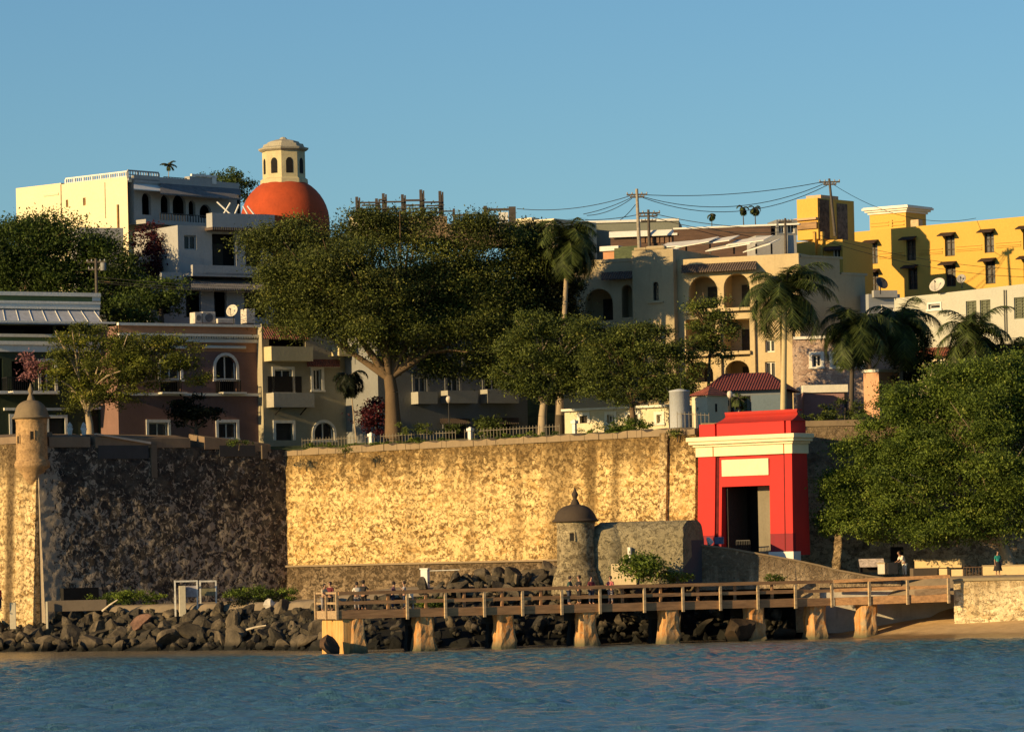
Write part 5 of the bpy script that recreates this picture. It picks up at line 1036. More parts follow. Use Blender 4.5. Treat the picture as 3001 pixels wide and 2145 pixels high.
# lower storeys of the white house
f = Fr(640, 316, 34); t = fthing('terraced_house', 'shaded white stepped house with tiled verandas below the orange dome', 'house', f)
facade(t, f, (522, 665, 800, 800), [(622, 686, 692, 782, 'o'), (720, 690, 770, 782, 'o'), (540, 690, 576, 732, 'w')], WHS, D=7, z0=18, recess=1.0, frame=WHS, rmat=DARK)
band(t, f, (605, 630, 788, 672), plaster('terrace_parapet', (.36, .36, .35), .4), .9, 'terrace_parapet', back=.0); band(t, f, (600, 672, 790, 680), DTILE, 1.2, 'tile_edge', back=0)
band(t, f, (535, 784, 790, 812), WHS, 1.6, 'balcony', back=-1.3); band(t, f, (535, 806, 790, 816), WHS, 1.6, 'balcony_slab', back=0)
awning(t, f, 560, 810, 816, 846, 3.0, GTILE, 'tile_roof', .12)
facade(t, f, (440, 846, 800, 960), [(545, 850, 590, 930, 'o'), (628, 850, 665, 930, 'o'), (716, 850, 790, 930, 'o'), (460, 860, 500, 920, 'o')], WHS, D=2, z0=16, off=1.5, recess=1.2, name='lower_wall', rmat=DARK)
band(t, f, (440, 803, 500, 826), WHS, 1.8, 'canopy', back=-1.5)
tt = thing('deck_chair', 'white folding deck chairs on the terrace left of the orange dome', 'chair', P(690, 630, 318)); m = MB()
for (a, b_, c_, d_) in ((636, 592, 675, 628), (675, 595, 655, 628), (700, 600, 688, 628), (712, 604, 726, 630), (725, 604, 745, 630)):
    p0, p1 = P(a, b_, 318)-tt.location, P(c_, d_, 318)-tt.location; m.tube(p0, p1, .07, .07, 5)
m.build('frame', WHITE, tt)
# --- church dome
DC = 345; c_ = P(835, 640, DC); s = DC/F; t = thing('church_dome', 'orange red church dome with an octagonal cream lantern', 'dome', (c_.x, c_.y, 30)); 
def zq(py): return P(835, py, DC).z-30
ORD = plaster('dome_orange', (.44, .07, .02), .75); 
r = 131*s; z0_, z1_ = zq(655), zq(521); prof = [(r, -6), (r, z0_-.3)]+[(r*math.cos(a)**.97, z0_+(z1_-z0_)*math.sin(a)) for a in [R(k*7.5) for k in range(0, 10)]]
MB().lathe(prof, 48).build('dome', ORD, t)
rb = 63*s; o8 = R(-93); mb = MB()
LANT = plaster('lantern_cream', (.58, .50, .29), .7); 
lan = MB().lathe([(rb*1.12, zq(540)), (rb*1.1, zq(528)), (rb, zq(524)), (rb, zq(446)), (rb*1.04, zq(444))], 8, smooth=False, a0=o8).build('lantern', LANT, t)
MB().lathe([(rb*1.05, zq(446)), (rb*1.16, zq(441)), (rb*1.18, zq(436)), (rb*.98, zq(433)), (rb*.92, zq(424)), (rb*.78, zq(423)), (rb*.72, zq(417)), (rb*.45, zq(412)), (rb*.2, zq(409)), (rb*.12, zq(404)), (.05, zq(402))], 8, smooth=False, a0=o8).build('lantern_cap', plaster('lantern_stone', (.42, .38, .28), .8), t)
for k in range(8):
    a = o8+R(22.5)+k*math.pi/4; n_ = Vector((math.cos(a), math.sin(a), 0)); tg = Vector((-n_.y, n_.x, 0)); ap = rb*math.cos(math.pi/8)
    pts = [(-.3, zq(512)), (.3, zq(512)), (.3, zq(478)), (.24, zq(472)), (.1, zq(467)), (-.1, zq(467)), (-.24, zq(472)), (-.3, zq(478))]
    vs = [(n_*(ap+.02)+tg*x).to_tuple()[:2]+(z,) for x, z in pts]+[(n_*(ap-.3)+tg*x).to_tuple()[:2]+(z,) for x, z in pts]
    MB().add(vs, [tuple(range(8))]+[(i, (i+1) % 8, 8+(i+1) % 8, 8+i) for i in range(8)]).build('window', DARK, lan)
# --- skyline structures
BRN = wood('weathered_beam', (.065, .052, .045)); f = Fr(1170, 335, 5); t = fthing('pergola', 'weathered dark pergola with five stout posts on the skyline above the big tree', 'pergola', f)
for px, ya in ((1050, 577), (1128, 567), (1184, 570), (1238, 556), (1294, 560), (1108, 582)):
    a, b_, za, zb2 = f.rect(px-7, ya, px+7, 700); m = MB().box(a, b_-.17, 0, .35, za, zb2).box(b_-.12, b_, 0, .35, za, zb2-.08); m.box(b_-.18, b_-.11, .05, .3, za, zb2-.3).build('post', BRN, t)
for i, rc in enumerate(((1055, 592, 1125, 596), (1060, 600, 1110, 604), (1190, 585, 1238, 590), (1238, 591, 1294, 595), (1250, 602, 1290, 605), (1128, 590, 1184, 594), (1185, 600, 1238, 604), (1055, 610, 1294, 613), (1055, 622, 1294, 626), (1110, 584, 1130, 588), (1300, 618, 1330, 621))):
    o = band(t, f, rc, BRN, .1+i*.012, 'beam', back=.2)
band(t, f, (1036, 636, 1310, 700), plaster('brown_parapet', (.25, .18, .11), .8), .3, 'parapet', back=4)
MB().lathe([(1.6, f.m(1080, 700)[1]), (1.6, f.m(1080, 640)[1]), (1.65, f.m(1080, 636)[1])], 20, c=(f.m(1080, 650)[0], -.2)).build('round_parapet', CREAM, t)
f = Fr(1430, 333, 5); t = fthing('roof_terrace', 'dark timber roof terrace frame with pale panels right of the pergola', 'roof terrace', f)
for rc in ((1328, 612, 1334, 690), (1418, 604, 1428, 700), (1492, 606, 1512, 700), (1384, 640, 1392, 690), (1448, 640, 1454, 700)): band(t, f, rc, BRN, .1, 'post', back=.2)
for rc in ((1325, 628, 1425, 633), (1428, 611, 1510, 618), (1330, 646, 1490, 650), (1425, 632, 1460, 636)): band(t, f, rc, BRN, .05, 'beam', back=.12)
band(t, f, (1462, 622, 1490, 700), WHITE, .0, 'panel', back=.1); band(t, f, (1310, 655, 1500, 720), plaster('brown_parapet', (.25, .18, .11), .8), .0, 'parapet', back=3)
f = Fr(1560, 325, -35); t = fthing('cream_block', 'small sunlit cream rooftop block behind the tall dark palm', 'building', f); facade(t, f, (1514, 645, 1625, 760), [(1577, 660, 1595, 690, 'w')], CREAM, D=6, z0=24); band(t, f, (1514, 640, 1560, 647), CREAM, .1, 'parapet', back=1)
f = Fr(1800, 330, -5); t = fthing('warehouse', 'low grey green flat roofed building on the skyline behind the wooden pole', 'building', f); facade(t, f, (1690, 650, 1990, 760), [], plaster('grey_green', (.20, .21, .17), .4), D=6, z0=24); band(t, f, (1690, 645, 1990, 652), WHITE, .15, 'roof_edge', back=.5)
f = Fr(2000, 318, -12); SLAT = wood('brown_slats', (.085, .045, .028)); t = fthing('brown_roof_house', 'brown slatted roof enclosure with a thin white edge between the poles', 'building', f)
facade(t, f, (1790, 690, 1985, 790), [], SLAT, D=5, z0=22); facade(t, f, (1975, 664, 2260, 790), [], SLAT, D=5, z0=22, off=.3)
for i in range(7): band(t, f, (1880+i*14, 683, 1890+i*14, 712), wood('light_slats', (.16, .09, .05)), .08, 'louvre')
awning(t, f, 1785, 1985, 676, 690, .4, WHITE, 'roof_edge'); band(t, f, (1975, 662, 2345, 667), WHITE, .35, 'roof_edge', back=.2)
f = Fr(2100, 308, -25); t = fthing('canopy_roof', 'crumpled white corrugated canopies over the beige arcaded house', 'canopy', f)
WSH = plain('white_sheet', (.72, .68, .58), .6, var=.12)
for i, (a, b_, c_, d_, e, o_) in enumerate(((1940, 2030, 704, 712, 725, 0), (1990, 2090, 694, 712, 722, .6), (2070, 2150, 690, 702, 714, .2), (2080, 2210, 700, 722, 735, .9), (2140, 2250, 690, 705, 720, .4), (2190, 2270, 700, 725, 735, 1.1), (1930, 1995, 718, 728, 734, 1.2))):
    xa_, za = f.m(a, d_+6, o_); xb_, zb2 = f.m(b_, c_+6, o_); vs = [(xa_, -o_-.9, za-.25), (xb_, -o_-.9, zb2-.25), (xb_, -o_+1.2, zb2+.25), (xa_, -o_+1.2, za+.25)]
    vs += [(x, y, z-.06) for x, y, z in vs]; MB().add(vs, [(0, 1, 2, 3), (7, 6, 5, 4), (0, 4, 5, 1), (1, 5, 6, 2), (2, 6, 7, 3), (3, 7, 4, 0)]).build('sheet', WSH, t)
for px in (1940, 2010, 2080, 2150, 2215, 2260): band(t, f, (px, 715, px+4, 745), IRON, .1, 'post', back=.0)
# --- beige arcaded house
BEI = plaster('shaded_beige_plaster', (.40, .325, .20), .5); BEL = plaster('sunlit_beige_plaster', (.52, .41, .235), .5)  # tower, left wing and end walls darker: their shade is in the colour
f = Fr(1918, 303, -24); t = fthing('arcaded_house', 'beige arcaded mansion with tile eaves and a central tower above the garden trees', 'house', f)
facade(t, f, (1640, 768, 1860, 1300), [(1714, 846, 1796, 940, 'O'), (1822, 834, 1853, 930, 'O'), (1724, 958, 1786, 1030, 'O'), (1662, 870, 1690, 940, 'O')], BEI, D=9, z0=ZB, off=-.6, recess=2.0)
awning(t, f, 1762, 1860, 796, 816, .7, DTILE, 'tile_eave', off=-.6); band(t, f, (1700, 760, 1862, 770), BEI, .05, 'parapet', off=-.6, back=.4)
facade(t, f, (1858, 732, 1978, 1300), [(1914, 826, 1930, 880, 'a')], BEI, D=9.5, z0=ZB, off=.5, frame=DARK, mull=0)
band(t, f, (1890, 720, 1948, 733), BEI, .0, 'merlon', off=.5, back=.6, bevel=.2); band(t, f, (1858, 726, 1892, 733), BEI, .0, 'merlon', off=.5, back=.6)
band(t, f, (1900, 884, 1945, 888), BEI, .15, 'sill', off=.5)
facade(t, f, (1978, 752, 2346, 1300), [(2018, 809, 2103, 905, 'O'), (2121, 801, 2197, 905, 'O'), (2120, 935, 2200, 1030, 'o'), (2010, 935, 2100, 1030, 'o'), (2125, 1056, 2196, 1110, 'O'), (2242, 996, 2270, 1032, 'w'), (2242, 1060, 2272, 1112, 'w'), (2010, 1060, 2090, 1120, 'O')], BEL, D=9, z0=ZB, off=-.3, recess=2.2)
awning(t, f, 1997, 2216, 771, 792, .8, DTILE, 'tile_eave', off=-.3); band(t, f, (2010, 905, 2205, 914), BEL, .5, 'balcony_slab', off=-.3); band(t, f, (2010, 1032, 2205, 1042), BEL, .5, 'balcony_slab', off=-.3)
for px in (2110, 2210, 2285, 2320): band(t, f, (px-7, 935, px+7, 1230), BEL, .25, 'pilaster', off=-.3)
f5 = Fr(2346, f.w(f.m(2346, 800, -.3)[0], .3, 0).y, 42)
def endwall():
    facade(t, f5, (2346, 757, 2466, 1300), [], BEI, D=3, z0=ZB, name='end_wall'); facade(t, f5, (2466, 806, 2540, 1300), [], BEI, D=3, z0=ZB, name='end_wall')
    band(t, f5, (2346, 750, 2468, 757), BEI, .05, 'coping', back=.5); band(t, f5, (2466, 800, 2541, 807), BEI, .05, 'coping', back=.5)
wrap(t, f, f5, endwall)
f = Fr(1840, 308, -24); t = fthing('rooftop_shed', 'small green awning and orange wall on the roof left of the beige tower', 'shed', f)
facade(t, f, (1768, 735, 1800, 790), [], plaster('orange_patch', (.5, .26, .14), .4), D=3, z0=26); awning(t, f, 1800, 1868, 722, 756, 1.6, plain('green_canvas', (.10, .12, .05), .8)); band(t, f, (1760, 722, 1815, 736), WHITE, .2, 'roof_edge', back=2)
# --- yellow building
YEL = plaster('yellow_paint', (.60, .37, .075), .15, streak=False); YELT = plaster('yellow_trim', (.60, .36, .08), .2); YD = plain('dark_awning', (.035, .02, .015), .8)
f = Fr(2700, 333, -33); t = fthing('yellow_building', 'bright yellow three storey building with small dark awnings over its windows', 'building', f)
xL, xR = f.m(2380, 760)[0], f.m(3080, 760)[0]; zL = f.m(2380, 692)[1]; zRr = f.m(3001, 633)[1]; zt_ = (zL+zRr)/2
W1 = [(2546, 712, 2572, 774), (2656, 702, 2684, 764), (2769, 690, 2798, 751), (2885, 680, 2913, 741), (2998, 670, 3025, 732), (2438, 728, 2463, 755), (2546, 797, 2575, 853), (2661, 785, 2689, 849), (2771, 775, 2801, 840), (2888, 765, 2917, 832), (3000, 758, 3030, 825)]
hs = [f.rect(*w_) for w_ in W1]; mb = wall_mb(xL, xR, 16, min(zL, zRr)-.1, hs, .35); shell(mb, xL, xR, 16, min(zL, zRr)-.1, 12); mb.build('wall', YEL, t)
MB().hexa([(xL, .004), (xR, .004), (xR, .5), (xL, .5)], [min(zL, zRr)-.11]*4, [zL, zRr, zRr, zL]).build('parapet', YEL, t)
for w_, h in zip(W1, hs):
    window(t, h, .22, plain('dark_frame', (.06, .045, .03), .7), 1, bars=2); a, b_, c, d = h; m = MB()
    vs = [(a-.35, 0, d+.25), (b_+.1, 0, d+.25), (b_+.1, -.75, d-.02), (a-.35, -.75, d-.02)]; vs += [(x, y, z-.07) for x, y, z in vs]; m.add(vs, [(3, 2, 1, 0), (4, 5, 6, 7), (0, 1, 5, 4), (1, 2, 6, 5), (2, 3, 7, 6), (3, 0, 4, 7)]).build('awning', YD, t)
for a, b_ in ((2575, 2652), (2690, 2762), (2802, 2878), (2918, 2992)):
    for q in (0, 8, 13): 
        py = 733+(2700-(a+b_)/2)*.092+q; band(t, f, (a, py, b_, py+2.2), YELT, .07, 'moulding', back=.0)
def cornerbox(t, fr, px_l, px_r, py0, py1, mat, depth, name='wall', z0=None):
    x0 = fr.m(px_l, (py0+py1)/2)[0]; x1 = fr.m(px_r, (py0+py1)/2)[0]; za, zb2 = fr.m(px_r, py1)[1], fr.m(px_r, py0)[1]
    return MB().box(x0, x1, 0, depth, za if z0 is None else z0, zb2).build(name, mat, t), (x0, x1, za, zb2)
f = Fr(2655, 338, -36); t = fthing('stair_tower', 'yellow rooftop tower with a flared cream white cornice', 'tower', f)
_, (x0, x1, za, zb2) = cornerbox(t, f, 2549, 2655, 618, 690, YEL, 3.3); h = zb2-za
for i, (o_, a, b_) in enumerate(((.12, 0, .18), (.3, .18, .34), (.48, .34, .5), (.4, .5, .58))): MB().box(x0-o_, x1+o_, -o_, 3.3+o_, zb2+a-.12, zb2+b_-.12).build('cornice', TRIM, t)
for k, rc in enumerate(((2552, 652, 2605, 655), (2552, 661, 2605, 664), (2612, 648, 2650, 651), (2612, 658, 2650, 661), (2612, 645, 2616, 665))): band(t, f, rc, YELT, .06+.01*k, 'moulding', back=0)
on_roof(f, 'air_conditioner', 'boxy unit lit by the sun beside the yellow tower', 'air conditioner', (2668, 644, 2692, 668), -1.2, .7, plain('beige_casing', (.5, .36, .2), .7))
f = Fr(2397, 326, -40); t = fthing('water_tank_house', 'boxy yellow rooftop tank room with one sunlit face behind the leaning pole', 'tank room', f)
_, (x0, x1, za, zb2) = cornerbox(t, f, 2336, 2397, 580, 700, YEL, 5.0)
MB().box(x0+.5, x1-.1, .6, 3, zb2+.001, zb2+.28).build('hatch', plaster('pale_orange', (.6, .36, .2), .3), t)
MB().box(x1+.002, x1+.06, .15, 1.5, za, zb2-.1).build('rusty_panel', plain('rust_panel', (.11, .07, .045), .9, var=.5, sc_=4), t); MB().box(x1+.002, x1+.05, 2.6, 4.0, za, zb2-.3).build('rusty_panel', plain('rust_panel2', (.15, .11, .08), .9, var=.5, sc_=4), t)
band(t, f, (2332, 640, 2397, 646), plaster('pale_orange', (.6, .36, .2), .3), .3, 'ledge')
band(t, f, (2336, 652, 2397, 672), wood('slat_fence', (.3, .18, .08)), .2, 'slat_fence', back=-.15)
f = Fr(2450, 322, -28); t = fthing('yellow_annex', 'low yellow annex with posts between the tank room and yellow building', 'building', f)
facade(t, f, (2325, 706, 2470, 790), [(2440, 724, 2462, 756, 'w')], YEL, D=6, z0=18, sur=None)
for px in (2390, 2412): band(t, f, (px-3, 680, px+3, 756), YELT, .3, 'post')
awning(t, f, 2415, 2465, 722, 732, .8, YD, 'awning')
f = Fr(2300, 316, 10); t = fthing('rooftop_cage', 'grey rooftop cage of pipes and lattice beside the short pole', 'cage', f); facade(t, f, (2276, 644, 2336, 690), [(2282, 652, 2300, 684, 'w'), (2308, 652, 2330, 684, 'w')], plaster('grey_render', (.22, .225, .22), .45), D=3)
f = Fr(2270, 312, 10); t = fthing('grey_roof_wall', 'plain grey roof wall under the rooftop cage', 'wall', f); facade(t, f, (2216, 690, 2335, 760), [], WHS, D=3, z0=22)
# --- pale block on the right
PALE = plaster('pale_block_plaster', (.46, .45, .37), .3); f = Fr(2632, 300, -42); t = fthing('pale_block', 'pale grey flat roofed block with dark shutters below the yellow building', 'building', f)
x1 = f.m(3100, 860)[0]; zl, zr2 = f.m(2632, 874)[1], f.m(3001, 829)[1]; zm = min(zl, zr2)-.05
W2 = [(2722, 891, 2756, 906), (2831, 882, 2862, 947), (2872, 879, 2903, 944), (2972, 871, 3010, 934)]; hs = [f.rect(*w_) for w_ in W2]
mb = wall_mb(0, x1, ZB, zm, hs, .3); shell(mb, 0, x1, ZB, zm, 8); mb.build('wall', PALE, t); MB().hexa([(0, .004), (x1, .004), (x1, 8), (0, 8)], [zm-.01]*4, [zl, zr2, zr2, zl]).build('parapet', PALE, t)
window(t, hs[0], .2, WHITE, 0); surround(t, hs[0], WHITE, .12)
SHG = plain('green_shutter', (.11, .12, .075), .7)
for h in hs[1:]: window(t, h, .15, SHG, 1, name='shutter', pane=SHG, bars=6)
for px in (2944, 2950): band(t, f, (px, 850, px+2, 1000), plain('drainpipe', (.10, .10, .09), .7), .08, 'drainpipe')
f6 = Fr(2632, 300, 46)
wrap(t, f, f6, lambda: None)
f = Fr(2590, 302, 20); t = fthing('pale_block_side', 'shaded left side of the pale block', 'building', f); facade(t, f, (2548, 862, 2640, 1100), [(2591, 902, 2618, 919, 'w')], plaster('shaded_pale_plaster', (.30, .32, .34), .3), D=4, z0=ZB, sur=WHITE)  # side of the pale block; its bluish shade is in the plaster colour
band(t, f, (2556, 852, 2625, 872), WHS, .3, 'parapet'); 
# --- houses behind the gate
f = Fr(2180, 284, -12); t = fthing('red_roofed_house', 'small grey house with a red hip roof directly behind the red gate', 'house', f)
x0, x1, za, zb2 = f.rect(2082, 1142, 2288, 1250); BLG = plaster('blue_grey_wall', (.16, .18, .20), .3)
facade(t, f, (2082, 1142, 2288, 1260), [(2120, 1160, 2150, 1215, 'd'), (2170, 1160, 2200, 1215, 'w'), (2240, 1165, 2262, 1200, 'w')], BLG, D=6, z0=ZB, frame=IRON)
ze = zb2; zr3 = f.m(2160, 1088)[1]; e = .6; xa_, xb_ = x0-e, x1+e; rx0, rx1 = f.m(2100, 1088)[0], f.m(2232, 1092)[0]
vs = [(xa_, -e, ze-.05), (xb_, -e, ze-.05), (xb_, 6+e, ze-.05), (xa_, 6+e, ze-.05), (rx0, 3, zr3), (rx1, 3, zr3)]
REDT = tiles('red_hip_tiles', (.17, .03, .028)); MB().add(vs, [(0, 1, 5, 4), (1, 2, 5), (2, 3, 4, 5), (3, 0, 4), (3, 2, 1, 0)]).build('roof', REDT, t)
MB().box(f.m(2212, 1170)[0], x1+.3, -1.6, -.2, ZB, f.m(2250, 1158, 1.0)[1]).build('annex', plaster('blue_annex', (.12, .16, .19), .2), t)
f = Fr(2077, 281, -40); t = fthing('turret_house', 'little cream turret with a pointed red roof beside the grey tank', 'turret', f)
x0 = f.m(2028, 1200)[0]; ze = f.m(2060, 1158)[1]; hs = [f.rect(2042, 1194, 2047, 1204)]; mb = wall_mb(x0, 0, ZB, ze, hs, .2); shell(mb, x0, 0, ZB, ze, 2.4); mb.build('wall', plaster('turret_cream', (.62, .56, .40), .2), t); window(t, hs[0], .15, WHITE, 0, fw=.03)
xm_ = x0/2; MB().add([(x0-.25, -.25, ze-.02), (.25, -.25, ze-.02), (.25, 2.65, ze-.02), (x0-.25, 2.65, ze-.02), (xm_, 1.2, f.m(2050, 1130)[1])], [(0, 1, 4), (1, 2, 4), (2, 3, 4), (3, 0, 4), (3, 2, 1, 0)]).build('roof', tiles('orange_red_tiles', (.45, .12, .07)), t)
MB().box(.001, .03, .9, 1.1, f.m(2077, 1206)[1], f.m(2077, 1182)[1]).build('slit_window', DARK, t)
q = P(1993, 1240, 280); t = thing('water_tank', 'upright grey cylindrical tank behind the rampart left of the turret', 'tank', (q.x, q.y, ZB)); rr = 30*280/F; zt_ = P(1993, 1145, 280).z-ZB
MB().lathe([(rr, -.2), (rr, zt_-.1), (rr*1.04, zt_-.09), (rr*1.04, zt_), (rr*.2, zt_+.12)], 32).build('barrel', plaster('tank_grey', (.42, .44, .46), .4), t); MB().tube((-rr*1.1, 0, zt_), (-rr*1.3, 0, zt_+.25), .04).tube((.1, 0, zt_+.1), (.1, 0, zt_+.9), .025).build('pipe', IRON, t)
PKR = plaster('dusty_pink', (.34, .20, .19), .35); f = Fr(2430, 290, 2); t = fthing('pink_cottage', 'small dusty pink cottage with a white cornice among the palms right of the gate', 'house', f)
facade(t, f, (2355, 1150, 2482, 1260), [(2420, 1190, 2440, 1225, 'w')], PKR, D=4, z0=ZB); band(t, f, (2352, 1128, 2484, 1150), TRIM, .2, 'cornice', back=4.2); band(t, f, (2475, 1150, 2484, 1260), IRON, .1, 'drainpipe')
f = Fr(2430, 297, -8); t = fthing('stone_house', 'mottled pale pink house front half hidden behind two dark palms', 'house', f)
facade(t, f, (2325, 990, 2545, 1300), [(2440, 1040, 2466, 1075, 'w'), (2380, 1040, 2406, 1075, 'w'), (2500, 1040, 2525, 1075, 'w')], masonry('mottled_pink', (.50, .38, .30), (.32, .22, .17), (.12, .08, .06), (.2, .15, .1), z_stain=24, dark_amt=.2, blotch=.3), D=6, z0=ZB, sur=TRIM); band(t, f, (2325, 984, 2546, 992), TRIM, .2, 'cornice')
f = Fr(2555, 288, -40); t = fthing('orange_gable', 'narrow orange pink sunlit house end between the palms and the dark tree', 'house', f); facade(t, f, (2532, 1090, 2577, 1260), [], plaster('orange_pink', (.60, .33, .2), .4), D=3, z0=ZB); band(t, f, (2530, 1083, 2579, 1091), TRIM, .15, 'cornice', back=3.1)
f = Fr(2780, 294, -30); t = fthing('tile_roofed_house', 'low white house with an orange tile edge behind the feathery palm', 'house', f); facade(t, f, (2670, 1032, 3060, 1200), [(2710, 1045, 2730, 1080, 'w'), (2745, 1045, 2765, 1080, 'w')], CREAM, D=5, z0=ZB); awning(t, f, 2665, 3060, 1012, 1034, .6, TERRA, 'tile_eave')
# ================================================================ STREET FURNITURE
FEN = plaster('weathered_fence', (.22, .19, .14), .6)
def pickets(fr, px0, px1, y, py_top, py_bot, label, step=.28, mat=FEN, name='picket_fence'):
    x0, x1 = fr.m(px0, py_bot, -y)[0], fr.m(px1, py_bot, -y)[0]; tt = fthing(name, label, 'fence', fr); m = MB(); n = int((x1-x0)/step)
    for i in range(n+1):
        x = x0+(x1-x0)*i/n; px = px0+(px1-px0)*i/n; u = i/n; za = 12.6; zt_ = fr.m(px, py_top[0]+(py_top[1]-py_top[0])*u, -y)[1]; m.box(x-.016, x+.016, y-.014, y+.014, za, zt_)
    m.build('pickets', mat, tt); za, zb2 = fr.m(px0, py_top[0]+6, -y)[1], fr.m(px1, py_top[1]+6, -y)[1]
    MB().hexa([(x0, y+.02), (x1, y+.02), (x1, y+.05), (x0, y+.05)], [za-.035, zb2-.035, zb2-.035, za-.035], [za, zb2, zb2, za]).build('rail', mat, tt); return tt
pickets(FM, 915, 1340, 1.6, (1276, 1256), 0, 'low white picket fence on the rampart by the big forked trunk') if False else None
def zfence(px0, px1, y, ya, yb_, label, step=.28): return pickets(FM, px0, px1, y, (ya, yb_), 1280, label, step)
zfence(885, 1045, 1.7, 1284, 1276, 'white picket fence left of the leftmost white gatepost'); zfence(1070, 1335, 1.7, 1274, 1260, 'white picket fence between the two left white posts, behind the forked trunk'); zfence(1362, 1640, 1.7, 1258, 1242, 'white picket fence running right to the white post pair')
for px, ya, yb_, lab in ((1058, 1268, 1312, 'white concrete post with a square cap left of the big forked trunk'), (1349, 1252, 1296, 'white concrete post with a square cap below the street lamp'), (1655, 1230, 1276, 'white concrete post with a square cap right of the round olive tree')):
    x = FM.m(px, yb_)[0]; zt_ = FM.m(px, ya, -1.2)[1]; q = FM.w(x, 1.2, zt0); t = thing('fence_post', lab, 'post', (q.x, q.y, 12.8), FM.a, 'white posts along the rampart top'); h = zt_-12.8
    box('shaft', WHITE, t, -.12, .12, -.12, .12, 0, h-.3); MB().box(-.2, .2, -.2, .2, h-.3, h-.1).lathe([(.14, h-.1), (.1, h-.02), (.02, h)], 8).build('cap', WHITE, t, .02)
x = FM.m(1625, 1260)[0]; q = FM.w(x, 1.3, 12.8); t = thing('bollard', 'short white bollard beside the rightmost white post', 'bollard', q); MB().lathe([(.09, 0), (.08, 1.0), (.02, 1.08)], 10).build('shaft', WHITE, t)
pickets(Fr(2030, 278.5, -30), 1985, 2078, 0, (1205, 1210), 1245, 'white railing in front of the grey tank and turret', .3)
pickets(Fr(2500, 279, 2), 2560, 2720, 1.2, (1188, 1186), 1230, 'grey iron railing on the wall top right of the gate', .25, plain('grey_iron', (.15, .16, .15), .6), 'iron_railing')
def lamp(px, py_base, py_top, d, label, zb_=None):
    b0 = P(px, py_base, d); b0.z = zb_ or b0.z; h = P(px, py_top, d).z-b0.z; t = thing('street_lamp', label, 'street lamp', b0)
    MB().lathe([(.13, 0), (.1, .3), (.05, .5), (.035, h-.5)], 10).build('post', IRON, t); MB().lathe([(.06, h-.5), (.16, h-.4), (.2, h-.22), (.15, h-.06), (.03, h)], 14).build('lamp_globe', plain('frosted_globe', (.6, .52, .42), .4), t)
lamp(1317, 1270, 1160, 294, 'thin black street lamp with a pale globe before the grey house', FZ); lamp(2140, 1210, 1145, 277, 'street lamp with a round pale globe right behind the red gate', FZ)
for px, ya, yb_, d, lab in ((2480, 1155, 1240, 281, 0),): pass
# poles and wires
POLE = wood('pole_wood', (.30, .26, .2)); POLED = wood('pole_dark', (.08, .065, .05)); WIRE = plain('wire_black', (.02, .02, .022), .6)
def upole(base, top, d, label, mat, arms, r=.16, boxes=()):
    b0, t0 = P(*base, d), P(*top, d); t = thing('utility_pole', label, 'utility pole', b0); v = t0-b0; v.y = 0; MB().tube((0, 0, -1.0), v, r, r*.7, 10).build('shaft', mat, t)
    for (py, hw, tilt) in arms:
        z = P(top[0], py, d).z-b0.z; x = v.x*z/v.z; MB().box(x-hw, x+hw, -.06, .06, z-.06, z+.06).build('crossarm', POLED, t)
        for k in (-1, -.5, .5, 1): MB().lathe([(.05, z+.06), (.06, z+.12), (.03, z+.2)], 8, c=(x+k*(hw-.05), 0)).build('insulator', plain('insulator_grey', (.3, .3, .3), .4), t)
    for (px, py, w_, h_) in boxes:
        q = P(px, py, d)-b0; MB().lathe([(w_, q.z-h_/2), (w_*1.05, q.z+h_/2-.05), (w_*.8, q.z+h_/2)], 12, c=(q.x, -.15)).build('transformer', plain('transformer_grey', (.2, .2, .19), .6), t)
    return t
upole((1874, 712), (1866, 554), 316, 'tall pale leaning wooden pole carrying the highest wires', POLE, ((571, .8, 0), (578, .55, 0)), .16)
upole((1903, 712), (1900, 615), 318, 'shorter dark pole with crowded crossarms right of the tall pale pole', POLED, ((625, .9, 0), (634, .7, 0), (648, .6, 0)), .14)
upole((2447, 655), (2430, 524), 318, 'leaning dark pole in front of the yellow tank room', POLED, ((534, .8, 0), (541, .5, 0)), .13)
upole((2303, 735), (2301, 640), 312, 'short dark pole in front of the grey roof wall', POLED, ((650, .5, 0),), .12)
upole((285, 905), (281, 758), 308, 'dark pole with transformer between the green and pink houses', POLED, ((768, .7, 0), (790, .6, 0)), .15, ((303, 782, .22, .6),))
def wire(a, b_, da, db, sag, label, r=.028):
    p0, p1 = P(*a, da), P(*b_, db); m = MB(); n = 16; pts = [p0.lerp(p1, i/n)-Vector((0, 0, sag*4*(i/n)*(1-i/n))) for i in range(n+1)]; c0 = p0
    m.path([p-c0 for p in pts], [r]*(n+1), 5); o = m.build('overhead_wire', WIRE, None, loc=c0); tag(o, label, 'wire', 'overhead wires between the poles')
wire((1878, 571), (2420, 532), 316, 318, .45, 'topmost long wire between the tall pale pole and leaning dark pole')
wire((1880, 576), (2422, 536), 316, 318, 1.3, 'second wire from the tall pale pole, sagging deepest'); wire((1884, 580), (2425, 543), 316, 318, 1.55, 'third thick wire under the sagging pair on the right')
wire((1858, 571), (1515, 612), 316, 330, .5, 'upper wire running left from the tall pale pole'); wire((1856, 577), (1710, 628), 316, 325, .15, 'middle wire running left into the dark palm'); wire((1852, 582), (1720, 632), 316, 325, .3, 'lower wire running left into the dark palm')
wire((1895, 624), (1715, 645), 318, 325, .15, 'low thin wire left of the short crossarm pole'); wire((1905, 624), (2296, 668), 318, 312, .35, 'upper wire from the short crossarm pole to the right'); wire((1905, 634), (2296, 680), 318, 312, .5, 'lower wire from the short crossarm pole to the right')
wire((1862, 600), (1818, 645), 316, 322, .1, 'steep service wire from the tall pale pole')
